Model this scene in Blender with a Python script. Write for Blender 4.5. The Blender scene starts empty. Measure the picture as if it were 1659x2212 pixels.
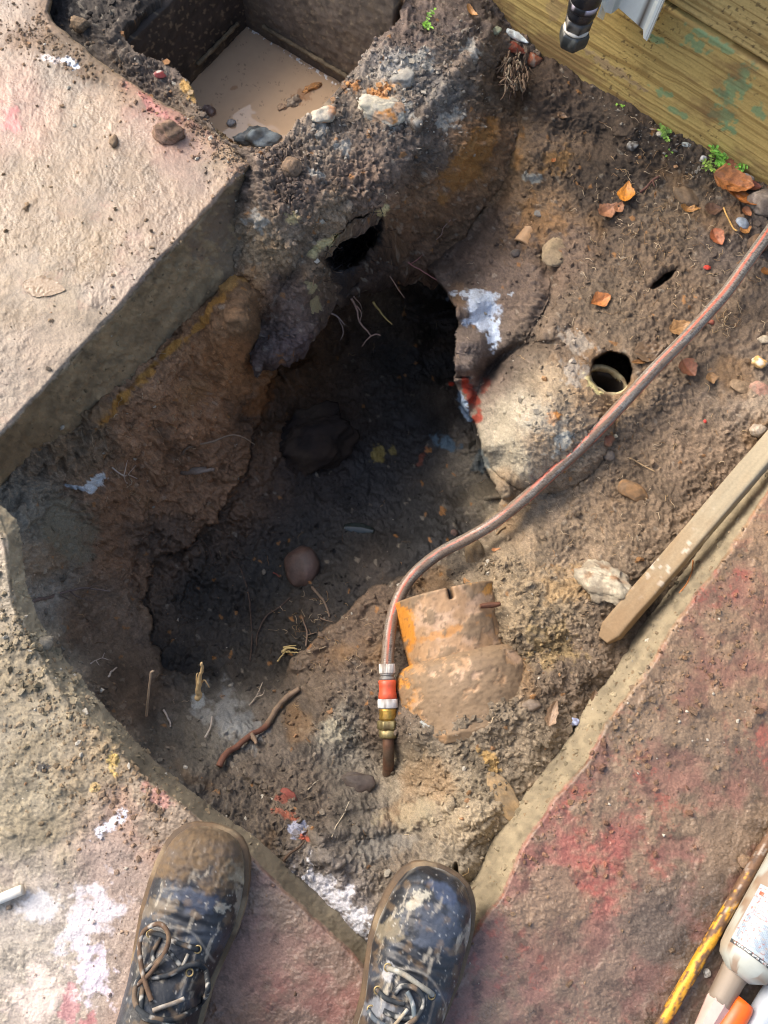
import bpy, bmesh, math, random
import numpy as np
from mathutils import Vector, Matrix
from mathutils.bvhtree import BVHTree
random.seed(7); rng = np.random.default_rng(11)
SC = bpy.context.scene; COL = SC.collection
f4 = np.float32

# ------------------------------------------------------------------ camera
# working coordinates: picture 1659 x 2212, camera 1 m above the paving, looking 17 degrees off straight down
F = 1662.0; CX = 829.5; CY = 1106.0; CAMH = 1.0
_dn = np.array([-70.0, -508.0, -F]); _dn /= np.linalg.norm(_dn)
_Z = -_dn; _Y = np.array([0, 1.0, 0]); _Y = _Y - _Y.dot(_Z) * _Z; _Y /= np.linalg.norm(_Y); _X = np.cross(_Y, _Z)
RM = np.array([_X, _Y, _Z])
cam = bpy.data.cameras.new('camera'); camo = bpy.data.objects.new('camera', cam); COL.objects.link(camo)
camo.matrix_world = Matrix.Translation((0, 0, CAMH)) @ Matrix(RM.tolist()).to_4x4()
cam.sensor_fit = 'VERTICAL'; cam.sensor_height = 24.0; cam.lens = F / 2212.0 * 24.0
cam.clip_start = 0.02; cam.clip_end = 200
SC.camera = camo
# ------------------------------------------------------------------ light
SUN_EL = math.radians(38); SUN_AZ = (-0.80, 0.60)
w = bpy.data.worlds.new('World'); SC.world = w; w.use_nodes = True
nt = w.node_tree; bg = nt.nodes['Background']; sky = nt.nodes.new('ShaderNodeTexSky')
sky.sky_type = 'NISHITA'; sky.sun_disc = False; sky.sun_elevation = SUN_EL
sky.sun_rotation = math.atan2(SUN_AZ[0], SUN_AZ[1]); sky.air_density = 1.0; sky.dust_density = 5.0; sky.ozone_density = 1.0
nt.links.new(sky.outputs[0], bg.inputs[0]); bg.inputs[1].default_value = 0.15
sl = bpy.data.lights.new('sun', 'SUN'); sl.energy = 0.75; sl.angle = math.radians(40); sl.color = (1.0, 0.98, 0.95)
so = bpy.data.objects.new('sun', sl); COL.objects.link(so); so.location = (-2, 2, 4)
sd = Vector((SUN_AZ[0] * math.cos(SUN_EL), SUN_AZ[1] * math.cos(SUN_EL), math.sin(SUN_EL)))
so.rotation_euler = sd.to_track_quat('Z', 'Y').to_euler()
SC.view_settings.view_transform = 'Standard'; SC.view_settings.look = 'None'
SC.view_settings.exposure = 1.18; SC.view_settings.gamma = 1.0
SC.cycles.filter_width = 1.1; SC.cycles.max_bounces = 6; SC.cycles.diffuse_bounces = 4

# ------------------------------------------------------------------ numeric helpers
def unproj(u, v, z):
    u = np.asarray(u, dtype=np.float64); v = np.asarray(v, dtype=np.float64); z = np.asarray(z, dtype=np.float64)
    cx = (u - CX) / F; cy = -(v - CY) / F
    dx = cx * RM[0, 0] + cy * RM[0, 1] - RM[0, 2]; dy = cx * RM[1, 0] + cy * RM[1, 1] - RM[1, 2]; dz = cx * RM[2, 0] + cy * RM[2, 1] - RM[2, 2]
    t = (z - CAMH) / dz
    return np.stack([t * dx, t * dy, z + 0 * t], -1)
def P(u, v, z): return Vector(unproj(u, v, z).tolist())
def ray(u, v):
    c = np.array([(u - CX) / F, -(v - CY) / F, -1.0]); d = RM @ c
    return Vector((0, 0, CAMH)), Vector(d.tolist())
def proj(p):
    q = RM.T @ (np.array(p) - np.array([0, 0, CAMH])); return CX + F * q[0] / -q[2], CY - F * q[1] / -q[2]
_perm = rng.permutation(4096).astype(np.int32)
_ga = rng.uniform(0, 2 * np.pi, 4096); _gx = np.cos(_ga).astype(f4); _gy = np.sin(_ga).astype(f4)
def _h(ix, iy, s=0): return _perm[(_perm[(ix + s * 131) & 4095] + iy) & 4095]
def perlin(x, y, s=0):
    x = np.asarray(x, dtype=f4); y = np.asarray(y, dtype=f4)
    ix = np.floor(x).astype(np.int32); iy = np.floor(y).astype(np.int32); fx = x - ix; fy = y - iy
    def g(a, b):
        h = _h(ix + a, iy + b, s); return _gx[h] * (fx - a) + _gy[h] * (fy - b)
    ux = fx * fx * fx * (fx * (fx * 6 - 15) + 10); uy = fy * fy * fy * (fy * (fy * 6 - 15) + 10)
    a = g(0, 0); b = g(1, 0); c = g(0, 1); d = g(1, 1)
    return ((a + ux * (b - a)) + uy * ((c + ux * (d - c)) - (a + ux * (b - a)))) * 1.5
def fbm(x, y, n=4, s=0, gain=0.5):
    r = 0; a = 1.0; t = 0
    for i in range(n):
        r = r + a * perlin(x * 2 ** i + 17.3 * i, y * 2 ** i - 9.1 * i, s + i); t += a; a *= gain
    return r / t * 1.4
_jx = rng.random(4096).astype(f4); _jy = rng.random(4096).astype(f4); _jr = rng.random(4096).astype(f4)
def worley(x, y, s=0):
    x = np.asarray(x, dtype=f4); y = np.asarray(y, dtype=f4)
    ix = np.floor(x).astype(np.int32); iy = np.floor(y).astype(np.int32); fx = x - ix; fy = y - iy
    f1 = np.full(x.shape, 9, f4); f2 = f1.copy(); idr = np.zeros(x.shape, f4)
    for a in (-1, 0, 1):
        for b in (-1, 0, 1):
            h = _h(ix + a, iy + b, s); d = (a + _jx[h] - fx) ** 2 + (b + _jy[h] - fy) ** 2
            n = d < f1; f2 = np.where(n, f1, np.minimum(f2, d)); f1 = np.where(n, d, f1); idr = np.where(n, _jr[h], idr)
    return np.sqrt(f1), np.sqrt(f2), idr
def sstep(a, b, x):
    t = np.clip((x - a) / (b - a), 0, 1); return t * t * (3 - 2 * t)
def sdf(U, V, pts):          # positive inside
    d = np.full(U.shape, 1e9, f4); ins = np.zeros(U.shape, bool); n = len(pts)
    for i in range(n):
        x0, y0 = pts[i]; x1, y1 = pts[(i + 1) % n]; ex = x1 - x0; ey = y1 - y0; L = ex * ex + ey * ey + 1e-9
        t = np.clip(((U - x0) * ex + (V - y0) * ey) / L, 0, 1)
        d = np.minimum(d, (U - x0 - t * ex) ** 2 + (V - y0 - t * ey) ** 2)
        if y0 != y1:
            c = ((y0 > V) != (y1 > V)) & (U < ex * (V - y0) / ey + x0); ins ^= c
    d = np.sqrt(d); return np.where(ins, d, -d)
def line_dist(U, V, pts):
    d = np.full(U.shape, 1e9, f4)
    for i in range(len(pts) - 1):
        x0, y0 = pts[i]; x1, y1 = pts[i + 1]; ex = x1 - x0; ey = y1 - y0; L = ex * ex + ey * ey + 1e-9
        t = np.clip(((U - x0) * ex + (V - y0) * ey) / L, 0, 1)
        d = np.minimum(d, (U - x0 - t * ex) ** 2 + (V - y0 - t * ey) ** 2)
    return np.sqrt(d)
G0, GS = -1300.0, 10.0
_gu = np.arange(-1300, 3100, GS); _gv = np.arange(-1300, 3500, GS); _GU, _GV = np.meshgrid(_gu, _gv)
def gsample(T, U, V):
    x = np.clip((U - G0) / GS, 0, len(_gu) - 1.001); y = np.clip((V - G0) / GS, 0, len(_gv) - 1.001)
    ix = x.astype(np.int32); iy = y.astype(np.int32); fx = (x - ix); fy = (y - iy)
    if T.ndim == 3: fx = fx[..., None]; fy = fy[..., None]
    return (T[iy, ix] * (1 - fx) + T[iy, ix + 1] * fx) * (1 - fy) + (T[iy + 1, ix] * (1 - fx) + T[iy + 1, ix + 1] * fx) * fy
def rbf(pts, c=14.0):
    p = np.array(pts, dtype=float); x = p[:, :2]; n = len(p)
    r = np.sqrt(((x[:, None] - x[None]) ** 2).sum(-1) + c * c)
    A = np.zeros((n + 1, n + 1)); A[:n, :n] = -r; A[n, :n] = 1; A[:n, n] = 1; A[:n, :n] -= np.eye(n) * 4
    sol = np.linalg.solve(A, np.append(p[:, 2], 0)); out = np.full(_GU.shape, sol[n])
    for i in range(n): out -= sol[i] * np.sqrt((_GU - x[i, 0]) ** 2 + (_GV - x[i, 1]) ** 2 + c * c)
    return out.astype(f4)
def lin(c): 
    c = np.array(c, dtype=float) / 255.0
    return np.where(c <= 0.04045, c / 12.92, ((c + 0.055) / 1.055) ** 2.4)
def cfield(pts, sat=.80, gain=1.04):
    num = np.zeros(_GU.shape + (3,)); den = np.zeros(_GU.shape)
    for p in pts:
        x, y, c = p[:3]; r = p[3] if len(p) > 3 else 80.0
        d2 = ((_GU - x) ** 2 + (_GV - y) ** 2) / (r * r); wgt = 1.0 / (0.02 + d2 ** 2)
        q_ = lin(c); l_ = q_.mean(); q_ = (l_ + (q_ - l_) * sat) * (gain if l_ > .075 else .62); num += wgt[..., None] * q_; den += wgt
    return (num / den[..., None]).astype(f4)
# ------------------------------------------------------------------ object helpers
def link(o, parent=None):
    COL.objects.link(o)
    if parent is not None: o.parent = parent
    return o
def wloc(o):
    v = Vector((0, 0, 0))
    while o is not None: v += o.location; o = o.parent
    return v
def tag(o, label=None, cat=None, group=None, kind=None):
    if label: o['label'] = label
    if cat: o['category'] = cat
    if group: o['group'] = group
    if kind: o['kind'] = kind
    return o
def empty(name, loc, label, cat, group=None):
    o = bpy.data.objects.new(name, None); o.empty_display_size = 0.02; o.location = loc; link(o); return tag(o, label, cat, group)
def mesh(name, V, Fc, mat, parent=None, col=None, flat=False, origin=None):
    """V: n x 3 world coordinates; Fc: list of faces or int array; col: n x 4 (rgb + roughness)"""
    V = np.asarray(V, dtype=np.float64).reshape(-1, 3)
    base = wloc(parent) if parent is not None else (Vector(origin) if origin is not None else Vector(V.mean(0).tolist()))
    Vl = V - np.array(base)
    me = bpy.data.meshes.new(name)
    if isinstance(Fc, np.ndarray):
        k = Fc.shape[1]; me.vertices.add(len(Vl)); me.vertices.foreach_set('co', Vl.astype(f4).ravel())
        me.loops.add(Fc.size); me.loops.foreach_set('vertex_index', Fc.astype(np.int32).ravel())
        me.polygons.add(len(Fc)); me.polygons.foreach_set('loop_start', np.arange(0, Fc.size, k, dtype=np.int32))
        me.update(calc_edges=True)
    else:
        me.from_pydata(Vl.tolist(), [], [tuple(int(i) for i in f) for f in Fc]); me.update()
    if flat: me.polygons.foreach_set('use_smooth', np.zeros(len(me.polygons), bool))
    else: me.polygons.foreach_set('use_smooth', np.ones(len(me.polygons), bool))
    if col is not None:
        col = np.asarray(col, dtype=f4)
        if col.ndim == 1: col = np.tile(col, (len(Vl), 1))
        a = me.color_attributes.new('Col', 'FLOAT_COLOR', 'POINT'); a.data.foreach_set('color', col.ravel())
    if mat is not None: me.materials.append(mat)
    o = bpy.data.objects.new(name, me)
    if parent is None: o.location = base
    link(o, parent); return o
class Acc:                    # several shapes gathered into one mesh
    def __init__(s): s.V = []; s.F = []; s.C = []; s.n = 0
    def add(s, V, Fc, c=None):
        V = np.asarray(V, dtype=float).reshape(-1, 3); s.V.append(V)
        s.F += [tuple(int(i) + s.n for i in f) for f in Fc]
        if c is not None:
            c = np.asarray(c, dtype=float); s.C.append(np.tile(c, (len(V), 1)) if c.ndim == 1 else c)
        s.n += len(V)
    def build(s, name, mat, parent=None, flat=False, origin=None):
        return mesh(name, np.concatenate(s.V), s.F, mat, parent, np.concatenate(s.C) if s.C else None, flat, origin)
def rgba(c, r=0.7): return list(lin(c)) + [r]
def resample(pts, step, smooth=True):
    p = np.array([list(q) for q in pts], dtype=float); n = len(p)
    out = []
    for i in range(n - 1):
        a = p[max(i - 1, 0)]; b = p[i]; c = p[i + 1]; d = p[min(i + 2, n - 1)]
        m = max(2, int(np.linalg.norm((c - b)[:3]) / step))
        for k in range(m):
            t = k / m
            out.append(0.5 * (2 * b + (c - a) * t + (2 * a - 5 * b + 4 * c - d) * t * t + (3 * b - a - 3 * c + d) * t ** 3) if smooth else b + (c - b) * t)
    out.append(p[-1]); return np.array(out)
def tube(path, rad, seg=8, caps=True, up=(0, 0, 1)):
    """path n x 3, rad scalar or n; returns V, F, (s, a) parameters"""
    p = np.asarray(path, dtype=float); n = len(p); rad = np.broadcast_to(np.asarray(rad, dtype=float), (n,))
    t = np.gradient(p, axis=0); t /= np.linalg.norm(t, axis=1)[:, None] + 1e-12
    u = np.array(up, dtype=float); V = []; s = np.concatenate([[0], np.cumsum(np.linalg.norm(np.diff(p, axis=0), axis=1))])
    a = np.arange(seg) / seg * 2 * np.pi; prev = None
    for i in range(n):
        b = (u if prev is None else prev) - t[i] * np.dot(t[i], (u if prev is None else prev))
        if np.linalg.norm(b) < 1e-5: b = np.cross(t[i], [1, 0, 0.1])
        b /= np.linalg.norm(b); prev = b; c = np.cross(t[i], b)
        V.append(p[i] + rad[i] * (np.cos(a)[:, None] * b + np.sin(a)[:, None] * c))
    V = np.concatenate(V); Fc = []
    for i in range(n - 1):
        for k in range(seg):
            k2 = (k + 1) % seg; Fc.append((i * seg + k, i * seg + k2, (i + 1) * seg + k2, (i + 1) * seg + k))
    if caps:
        Fc.append(tuple(range(seg - 1, -1, -1))); Fc.append(tuple((n - 1) * seg + k for k in range(seg)))
    S = np.repeat(s, seg); A = np.tile(a, n)
    return V, Fc, S, A
def lathe(A, B, prof, seg=32, jit=0.0, close=True, fine=None):
    """revolve profile [(distance along A->B, radius)] about the axis; returns V, F, params"""
    A = np.array(A, dtype=float); B = np.array(B, dtype=float); t = B - A; t /= np.linalg.norm(t)
    if fine:
        q = []
        for (d0_, r0_), (d1_, r1_) in zip(prof[:-1], prof[1:]):
            m_ = max(1, int(math.hypot(d1_ - d0_, r1_ - r0_) / fine)); q += [(d0_ + (d1_ - d0_) * i_ / m_, r0_ + (r1_ - r0_) * i_ / m_) for i_ in range(m_)]
        prof = q + [prof[-1]]
    b = np.array([0, 0, 1.0]) - t * t[2]
    if np.linalg.norm(b) < 0.05: b = np.array([1.0, 0, 0]) - t * t[0]
    b /= np.linalg.norm(b); c = np.cross(t, b); a = np.arange(seg) / seg * 2 * np.pi; V = []
    for (d, r) in prof: V.append(A + t * d + r * (np.cos(a)[:, None] * b + np.sin(a)[:, None] * c))
    V = np.concatenate(V); Fc = []; n = len(prof)
    for i in range(n - 1):
        for k in range(seg):
            k2 = (k + 1) % seg; Fc.append((i * seg + k, i * seg + k2, (i + 1) * seg + k2, (i + 1) * seg + k))
    if close:
        Fc.append(tuple(range(seg - 1, -1, -1))); Fc.append(tuple((n - 1) * seg + k for k in range(seg)))
    D = np.repeat([q[0] for q in prof], seg); AA = np.tile(a, n)
    return V, Fc, D, AA
def ico(sub):
    bm = bmesh.new(); bmesh.ops.create_icosphere(bm, subdivisions=sub, radius=1.0)
    V = np.array([v.co[:] for v in bm.verts]); Fc = np.array([[v.index for v in f.verts] for f in bm.faces]); bm.free(); return V, Fc
ICO = {k: ico(k) for k in (1, 2, 3, 4, 5)}
def n3(V, f, s=0): return (perlin(V[:, 0] * f + V[:, 2] * f * .7, V[:, 1] * f - V[:, 2] * f * .6, s) + perlin(V[:, 2] * f + 5, V[:, 0] * f * .8 - V[:, 1] * f * .5, s + 3)) * .7
def rot3(a, b, c):
    return np.array(Matrix.Rotation(c, 3, 'Z') @ Matrix.Rotation(b, 3, 'Y') @ Matrix.Rotation(a, 3, 'X'))
def rock_shape(sub, seed, angular=0.5, rough=0.1):
    r = np.random.default_rng(seed); V, Fc = ICO[sub]; V = V.copy()
    for k in range(int(14 * angular) + 3):            # flat broken faces
        d = r.normal(size=3); d /= np.linalg.norm(d); h = r.uniform(0.62, 0.95)
        e = V @ d - h; V -= np.where(e > 0, e, 0)[:, None] * d * (0.55 + 0.45 * angular)
    o = r.uniform(0, 50, 3); n = n3(V + o, 1.5, seed % 50) * rough + n3(V + o, 5, seed % 47) * rough * .35 + n3(V + o, 14, seed % 43) * rough * .2
    return V * (1 + n)[:, None], Fc
# ------------------------------------------------------------------ materials
def vc_mat(name, var=0.3, nscale=300, bump=0.4, bscale=350, bdist=0.002, metallic=0.0, spec=0.5, coat=0.0, trans=0.0, obj=False, sub=0.0):
    m = bpy.data.materials.new(name); m.use_nodes = True; N = m.node_tree.nodes; L = m.node_tree.links; b = N['Principled BSDF']
    at = N.new('ShaderNodeAttribute'); at.attribute_name = 'Col'
    tc = N.new('ShaderNodeTexCoord'); src = tc.outputs['Object']
    n1 = N.new('ShaderNodeTexNoise'); n1.inputs['Scale'].default_value = nscale; n1.inputs['Detail'].default_value = 5; n1.inputs['Roughness'].default_value = 0.65; L.new(src, n1.inputs['Vector'])
    mr = N.new('ShaderNodeMapRange'); mr.inputs[1].default_value = 0.25; mr.inputs[2].default_value = 0.75; mr.inputs[3].default_value = 1 - var; mr.inputs[4].default_value = 1 + var; L.new(n1.outputs[0], mr.inputs[0])
    mx = N.new('ShaderNodeVectorMath'); mx.operation = 'SCALE'; L.new(at.outputs['Color'], mx.inputs[0]); L.new(mr.outputs[0], mx.inputs['Scale'])
    L.new(mx.outputs[0], b.inputs['Base Color'])
    r1 = N.new('ShaderNodeMath'); r1.operation = 'MULTIPLY_ADD'; L.new(n1.outputs[0], r1.inputs[0]); r1.inputs[1].default_value = 0.25; r1.inputs[2].default_value = -0.125
    r2 = N.new('ShaderNodeMath'); r2.operation = 'ADD'; r2.use_clamp = True; L.new(r1.outputs[0], r2.inputs[0]); L.new(at.outputs['Alpha'], r2.inputs[1]); L.new(r2.outputs[0], b.inputs['Roughness'])
    b.inputs['Metallic'].default_value = metallic; b.inputs['Specular IOR Level'].default_value = spec
    b.inputs['Coat Weight'].default_value = coat; b.inputs['Coat Roughness'].default_value = 0.15
    if trans: b.inputs['Transmission Weight'].default_value = trans
    if bump:
        n2 = N.new('ShaderNodeTexNoise'); n2.inputs['Scale'].default_value = bscale; n2.inputs['Detail'].default_value = 6; n2.inputs['Roughness'].default_value = 0.7; L.new(src, n2.inputs['Vector'])
        bp = N.new('ShaderNodeBump'); bp.inputs['Strength'].default_value = bump; bp.inputs['Distance'].default_value = bdist
        L.new(n2.outputs[0], bp.inputs['Height']); L.new(bp.outputs[0], b.inputs['Normal'])
    return m
M_SOIL = vc_mat('damp_soil', 0.38, 420, 0.75, 420, 0.003, spec=0.35)
M_MUD = vc_mat('muddy_paving', 0.16, 350, 0.5, 260, 0.002, spec=0.6)
M_STONE = vc_mat('stone', 0.25, 260, 0.5, 300, 0.002, spec=0.4)
M_CLAY = vc_mat('glazed_clay', 0.16, 160, 0.35, 180, 0.002, spec=0.5)
M_WOOD = vc_mat('weathered_wood', 0.14, 300, 0.3, 300, 0.001, spec=0.3)
M_LEAF = vc_mat('dead_leaf', 0.2, 300, 0.3, 300, 0.001, spec=0.5)
M_PLANT = vc_mat('weed_green', 0.2, 500, 0.1, 300, 0.001)
M_ROOT = vc_mat('root_bark', 0.25, 600, 0.4, 500, 0.001, spec=0.3)
M_HOSE = vc_mat('hose_plastic', 0.08, 300, 0.15, 300, 0.0006, spec=0.5, coat=0.3)
M_PLAST = vc_mat('plastic', 0.06, 120, 0.1, 200, 0.0006, spec=0.5)
M_BRASS = vc_mat('dull_brass', 0.3, 200, 0.4, 260, 0.001, metallic=0.75)
M_RUST = vc_mat('rusty_steel', 0.3, 200, 0.5, 260, 0.001, metallic=0.3)
M_METAL = vc_mat('bright_metal', 0.2, 200, 0.2, 260, 0.001, metallic=0.9)
M_PAINTM = vc_mat('painted_metal', 0.05, 100, 0.1, 200, 0.0005, spec=0.5)
M_LEATHER = vc_mat('worn_leather', 0.25, 220, 0.45, 260, 0.0015, spec=0.5)
M_CLOTH = vc_mat('work_trousers', 0.2, 500, 0.3, 900, 0.001, spec=0.2)
M_TAPE = vc_mat('black_tape', 0.2, 150, 0.25, 160, 0.001, spec=0.6)
M_CONC = vc_mat('concrete', 0.25, 200, 0.6, 300, 0.002, spec=0.4)
M_GLASS = vc_mat('dirty_glass', 0.1, 80, 0.1, 100, 0.0005, spec=0.6, trans=0.4)

# ------------------------------------------------------------------ relief of the dug ground (u, v, height)
ZP = []
def zz(s):
    for q in s.split(';'):
        q = q.strip()
        if q: ZP.append(tuple(float(x) for x in q.split(',')))
zz('''0,600,-.16;200,400,-.16;400,300,-.16;300,500,-.16;100,800,-.16
;0,1073,-.135;75,968,-.14;150,930,-.14;220,893,-.14;300,803,-.14;380,713,-.14;475,628,-.14;525,598,-.14
;120,1040,-.19;190,1060,-.23;300,950,-.22;400,860,-.22;480,780,-.22;560,710,-.24;600,640,-.24
;300,1080,-.33;420,1000,-.34;500,930,-.36;545,850,-.38
;-60,1200,-.05;0,1200,-.06;40,1180,-.10;55,1290,-.10;100,1350,-.11;0,1330,-.02;-60,1330,-.02
;120,1150,-.20;140,1250,-.24;250,1230,-.36;200,1350,-.28;300,1400,-.36;160,1400,-.2
;110,1375,-.06;165,1450,-.08;240,1535,-.115;300,1600,-.13;380,1690,-.13;300,1750,-.16;100,1650,-.16;200,1900,-.16;500,2000,-.16;50,1450,-.05
;400,1250,-.45;500,1150,-.46;600,1250,-.47;700,1150,-.49;800,1050,-.51;900,950,-.54;700,950,-.51;620,900,-.5;650,820,-.55;900,750,-.58;800,700,-.60;940,680,-.60;450,1380,-.43;600,1380,-.43;380,1480,-.38;500,1480,-.38;650,1320,-.42;860,1150,-.48;950,1080,-.48;990,1000,-.48
;600,700,-.60;700,600,-.62;750,500,-.62;860,540,-.62;600,200,-.62;600,0,-.62;400,50,-.62;800,100,-.62;550,400,-.62;650,400,-.6
;330,1570,-.27;400,1620,-.24;470,1550,-.28;550,1620,-.23;450,1690,-.17;560,1740,-.16;620,1620,-.22;620,1500,-.31;660,1800,-.13;540,1820,-.13;650,1930,-.13;700,1860,-.11;740,1990,-.1;780,2040,-.10;740,1740,-.19;850,1880,-.13;900,2000,-.10;850,1780,-.18;1000,1880,-.11;1050,1780,-.11;900,1700,-.2
;770,1280,-.36;690,1400,-.31;780,1380,-.255;700,1500,-.26;800,1500,-.235;720,1600,-.24;760,1640,-.25;840,1640,-.245;840,1440,-.235;810,1330,-.26;860,1270,-.28
;950,1420,-.23;900,1350,-.25;1040,1440,-.22;1000,1555,-.122;1080,1530,-.112;940,1560,-.15;1200,1400,-.14;1120,1290,-.138;1110,1350,-.136;1150,1370,-.128;1190,1460,-.118;1250,1200,-.14;1080,1180,-.19;1000,1220,-.24;930,1235,-.29;1165,1420,-.14
;890,1590,-.17;1000,1600,-.13;1100,1600,-.125;1200,1500,-.12
;1300,1280,-.11;1400,1180,-.10;1290,1450,-.11;1330,1390,-.12;1180,1600,-.115;1080,1700,-.12;950,1680,-.16
;1213,1620,-.13;1138,1710,-.135;1060,1820,-.135;1020,1910,-.135;980,1970,-.135;1375,1370,-.13;1500,1190,-.115;1590,1070,-.10;1659,980,-.08
;1400,1500,-.16;1300,1800,-.16;1500,1900,-.16;1600,1300,-.16;1150,2050,-.16
;1110,1090,-.19;1200,1060,-.15;1085,1040,-.20;1060,960,-.205;1066,900,-.19;1090,840,-.18;1130,900,-.112;1190,850,-.095;1250,950,-.11;1200,1000,-.125;1230,720,-.13;1120,760,-.155;1170,640,-.14
;1040,1050,-.42;1020,980,-.42;1010,930,-.38;1040,890,-.24;1030,850,-.24;1000,830,-.36;1050,800,-.215;1010,800,-.23;975,800,-.5;975,740,-.5;1010,740,-.23;1060,740,-.19;1005,680,-.235;975,690,-.5;1050,680,-.19;1000,640,-.22;970,620,-.3;1040,620,-.185;1100,680,-.175
;1060,1110,-.29;1030,1130,-.38;1080,1140,-.24
;1200,300,-.10;1120,230,-.10;1130,330,-.12;1050,440,-.19;1000,520,-.23;950,560,-.26;1080,540,-.19;1150,450,-.145;1300,450,-.11;1400,400,-.08;1300,600,-.12;1450,550,-.09;1600,450,-.04;1450,330,-.05;1620,600,-.055;1600,700,-.07;1400,700,-.10;1500,850,-.10;1400,950,-.12;1600,900,-.07;1300,1060,-.13;1450,1050,-.11
;1110,130,-.10;1250,200,-.06;1350,280,-.05;1550,380,-.04;1659,440,-.03;1170,150,-.06;1300,300,-.09;1500,430,-.06
;1750,500,-.03;1750,900,-.05;1800,1300,-.16;1700,1800,-.16;1700,200,-.05;1300,-100,-.06;1000,-300,-.08;1800,-400,-.08;2400,400,-.05;2400,1500,-.16;2400,2600,-.16;800,2700,-.16;-400,2600,-.16;-600,1300,-.05;-600,600,-.16;-500,-400,-.08;200,-500,-.08;600,-700,-.08''')
TZ = np.clip(rbf(ZP), -0.64, 0.0)
BP = [tuple(float(x) for x in q.split(',')) for q in '''640,430,-.015;560,360,-.002;620,330,0;700,290,.004;740,230,.004;800,170,.006;850,120,.006;900,60,.005;960,80,.005;1010,60,0;1040,100,-.02
;850,230,.006;800,310,-.004;720,380,-.008;520,420,-.04;480,480,-.09;440,560,-.15;560,470,-.035;600,500,-.05;540,540,-.09;470,600,-.15
;650,480,-.035;720,450,-.03;780,420,-.025;830,450,-.05;840,380,-.02;900,300,-.015;960,200,-.02;1000,130,-.02;1040,180,-.05
;600,560,-.09;680,520,-.07;620,600,-.13;560,620,-.14;540,660,-.19;580,690,-.21;620,660,-.17;680,610,-.13;740,570,-.15;800,540,-.17;840,500,-.12
;600,760,-.24;560,740,-.25;650,720,-.23;690,670,-.22;740,640,-.23;800,610,-.24;850,585,-.245;900,572,-.25;950,585,-.28;900,520,-.19;860,540,-.205
;940,440,-.12;1000,340,-.08;980,450,-.17;1040,400,-.16;1080,300,-.11;1100,220,-.10;930,530,-.215;980,500,-.22;1120,170,-.1;1020,300,-.07;900,400,-.07
;460,760,-.30;500,820,-.36;400,680,-.2;540,800,-.30
;480,300,-.01;440,230,-.01;400,170,-.012;300,120,-.012;250,60,-.012;200,30,-.02;330,20,-.03;150,0,-.03;380,220,-.03;300,190,-.03;200,110,-.03;450,330,-.03;420,290,-.03;500,370,-.04;100,40,-.04
;300,-200,-.03;0,-200,-.04;700,-300,-.03;1000,-200,-.03;1050,0,-.02;1090,60,-.04;1160,120,-.06'''.replace('\n', '').split(';')]
TB = np.clip(rbf(BP), -0.5, 0.02)
# outlines in picture coordinates (top edge of each paving slab, bottom of its broken side)
EL_TOP = [(-700, 1560), (0, 943), (100, 838), (200, 728), (280, 640), (350, 563), (450, 455), (538, 356), (500, 318), (430, 268), (330, 212), (270, 172), (200, 122), (150, 78), (112, 48), (104, 26), (120, -20), (180, -700), (-900, -900)]
EL_BOT = [(-700, 1640), (-300, 1330), (0, 1076), (75, 975), (150, 936), (222, 893), (300, 806), (380, 716), (475, 630), (530, 590), (575, 520), (600, 420), (560, 345), (500, 300), (430, 255), (330, 200), (270, 160), (200, 110), (150, 66), (122, 48), (118, 26), (134, -20), (200, -700), (-900, -900)]
EN_TOP = [(-700, 980), (-45, 1105), (12, 1160), (24, 1240), (34, 1310), (62, 1376), (100, 1440), (138, 1500), (175, 1545), (250, 1613), (320, 1687), (380, 1728), (440, 1778), (540, 1846), (620, 1926), (700, 1998), (765, 2057), (800, 2100), (860, 2140), (960, 2100), (1034, 1992), (1079, 1937), (1119, 1842), (1194, 1727), (1269, 1642), (1309, 1560), (1400, 1440), (1429, 1386), (1520, 1260), (1569, 1196), (1624, 1106), (1680, 1030), (2300, 200), (3000, 200), (3000, 3400), (-900, 3400)]
EN_BOT = [(-700, 930), (-30, 1062), (34, 1120), (52, 1200), (64, 1290), (98, 1362), (150, 1435), (210, 1510), (275, 1580), (345, 1652), (405, 1700), (465, 1748), (565, 1814), (650, 1890), (735, 1960), (790, 2012), (830, 2050), (900, 2060), (955, 1990), (990, 1940), (1030, 1880), (1066, 1808), (1145, 1690), (1222, 1600), (1262, 1520), (1350, 1400), (1385, 1345), (1478, 1215), (1522, 1150), (1585, 1062), (1645, 985), (2240, 150), (3000, 150), (3000, 3400), (-900, 3400)]
BANK = [(-500, -600), (-500, -100), (20, -30), (90, 60), (180, 150), (260, 220), (380, 300), (440, 360), (420, 440), (340, 560), (300, 640), (330, 700), (420, 690), (475, 690), (520, 740), (556, 812), (575, 782), (600, 772), (624, 776), (645, 752), (662, 738), (690, 702), (705, 682), (728, 652), (745, 646), (790, 622), (820, 606), (850, 592), (880, 584), (905, 578), (935, 596), (968, 580), (1000, 520), (1040, 460), (1085, 410), (1110, 340), (1130, 250), (1145, 200), (1180, 120), (1120, -20), (1060, -200), (1060, -600)]
BOX = [(262, 66), (290, 108), (330, 128), (372, 142), (400, 165), (418, 190), (430, 225), (455, 262), (480, 296), (520, 322), (565, 318), (600, 312), (625, 285), (640, 262), (700, 238), (722, 200), (750, 165), (790, 104), (830, 74), (852, 55), (872, 0), (885, -260), (340, -260), (345, 0), (300, 34)]
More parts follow.
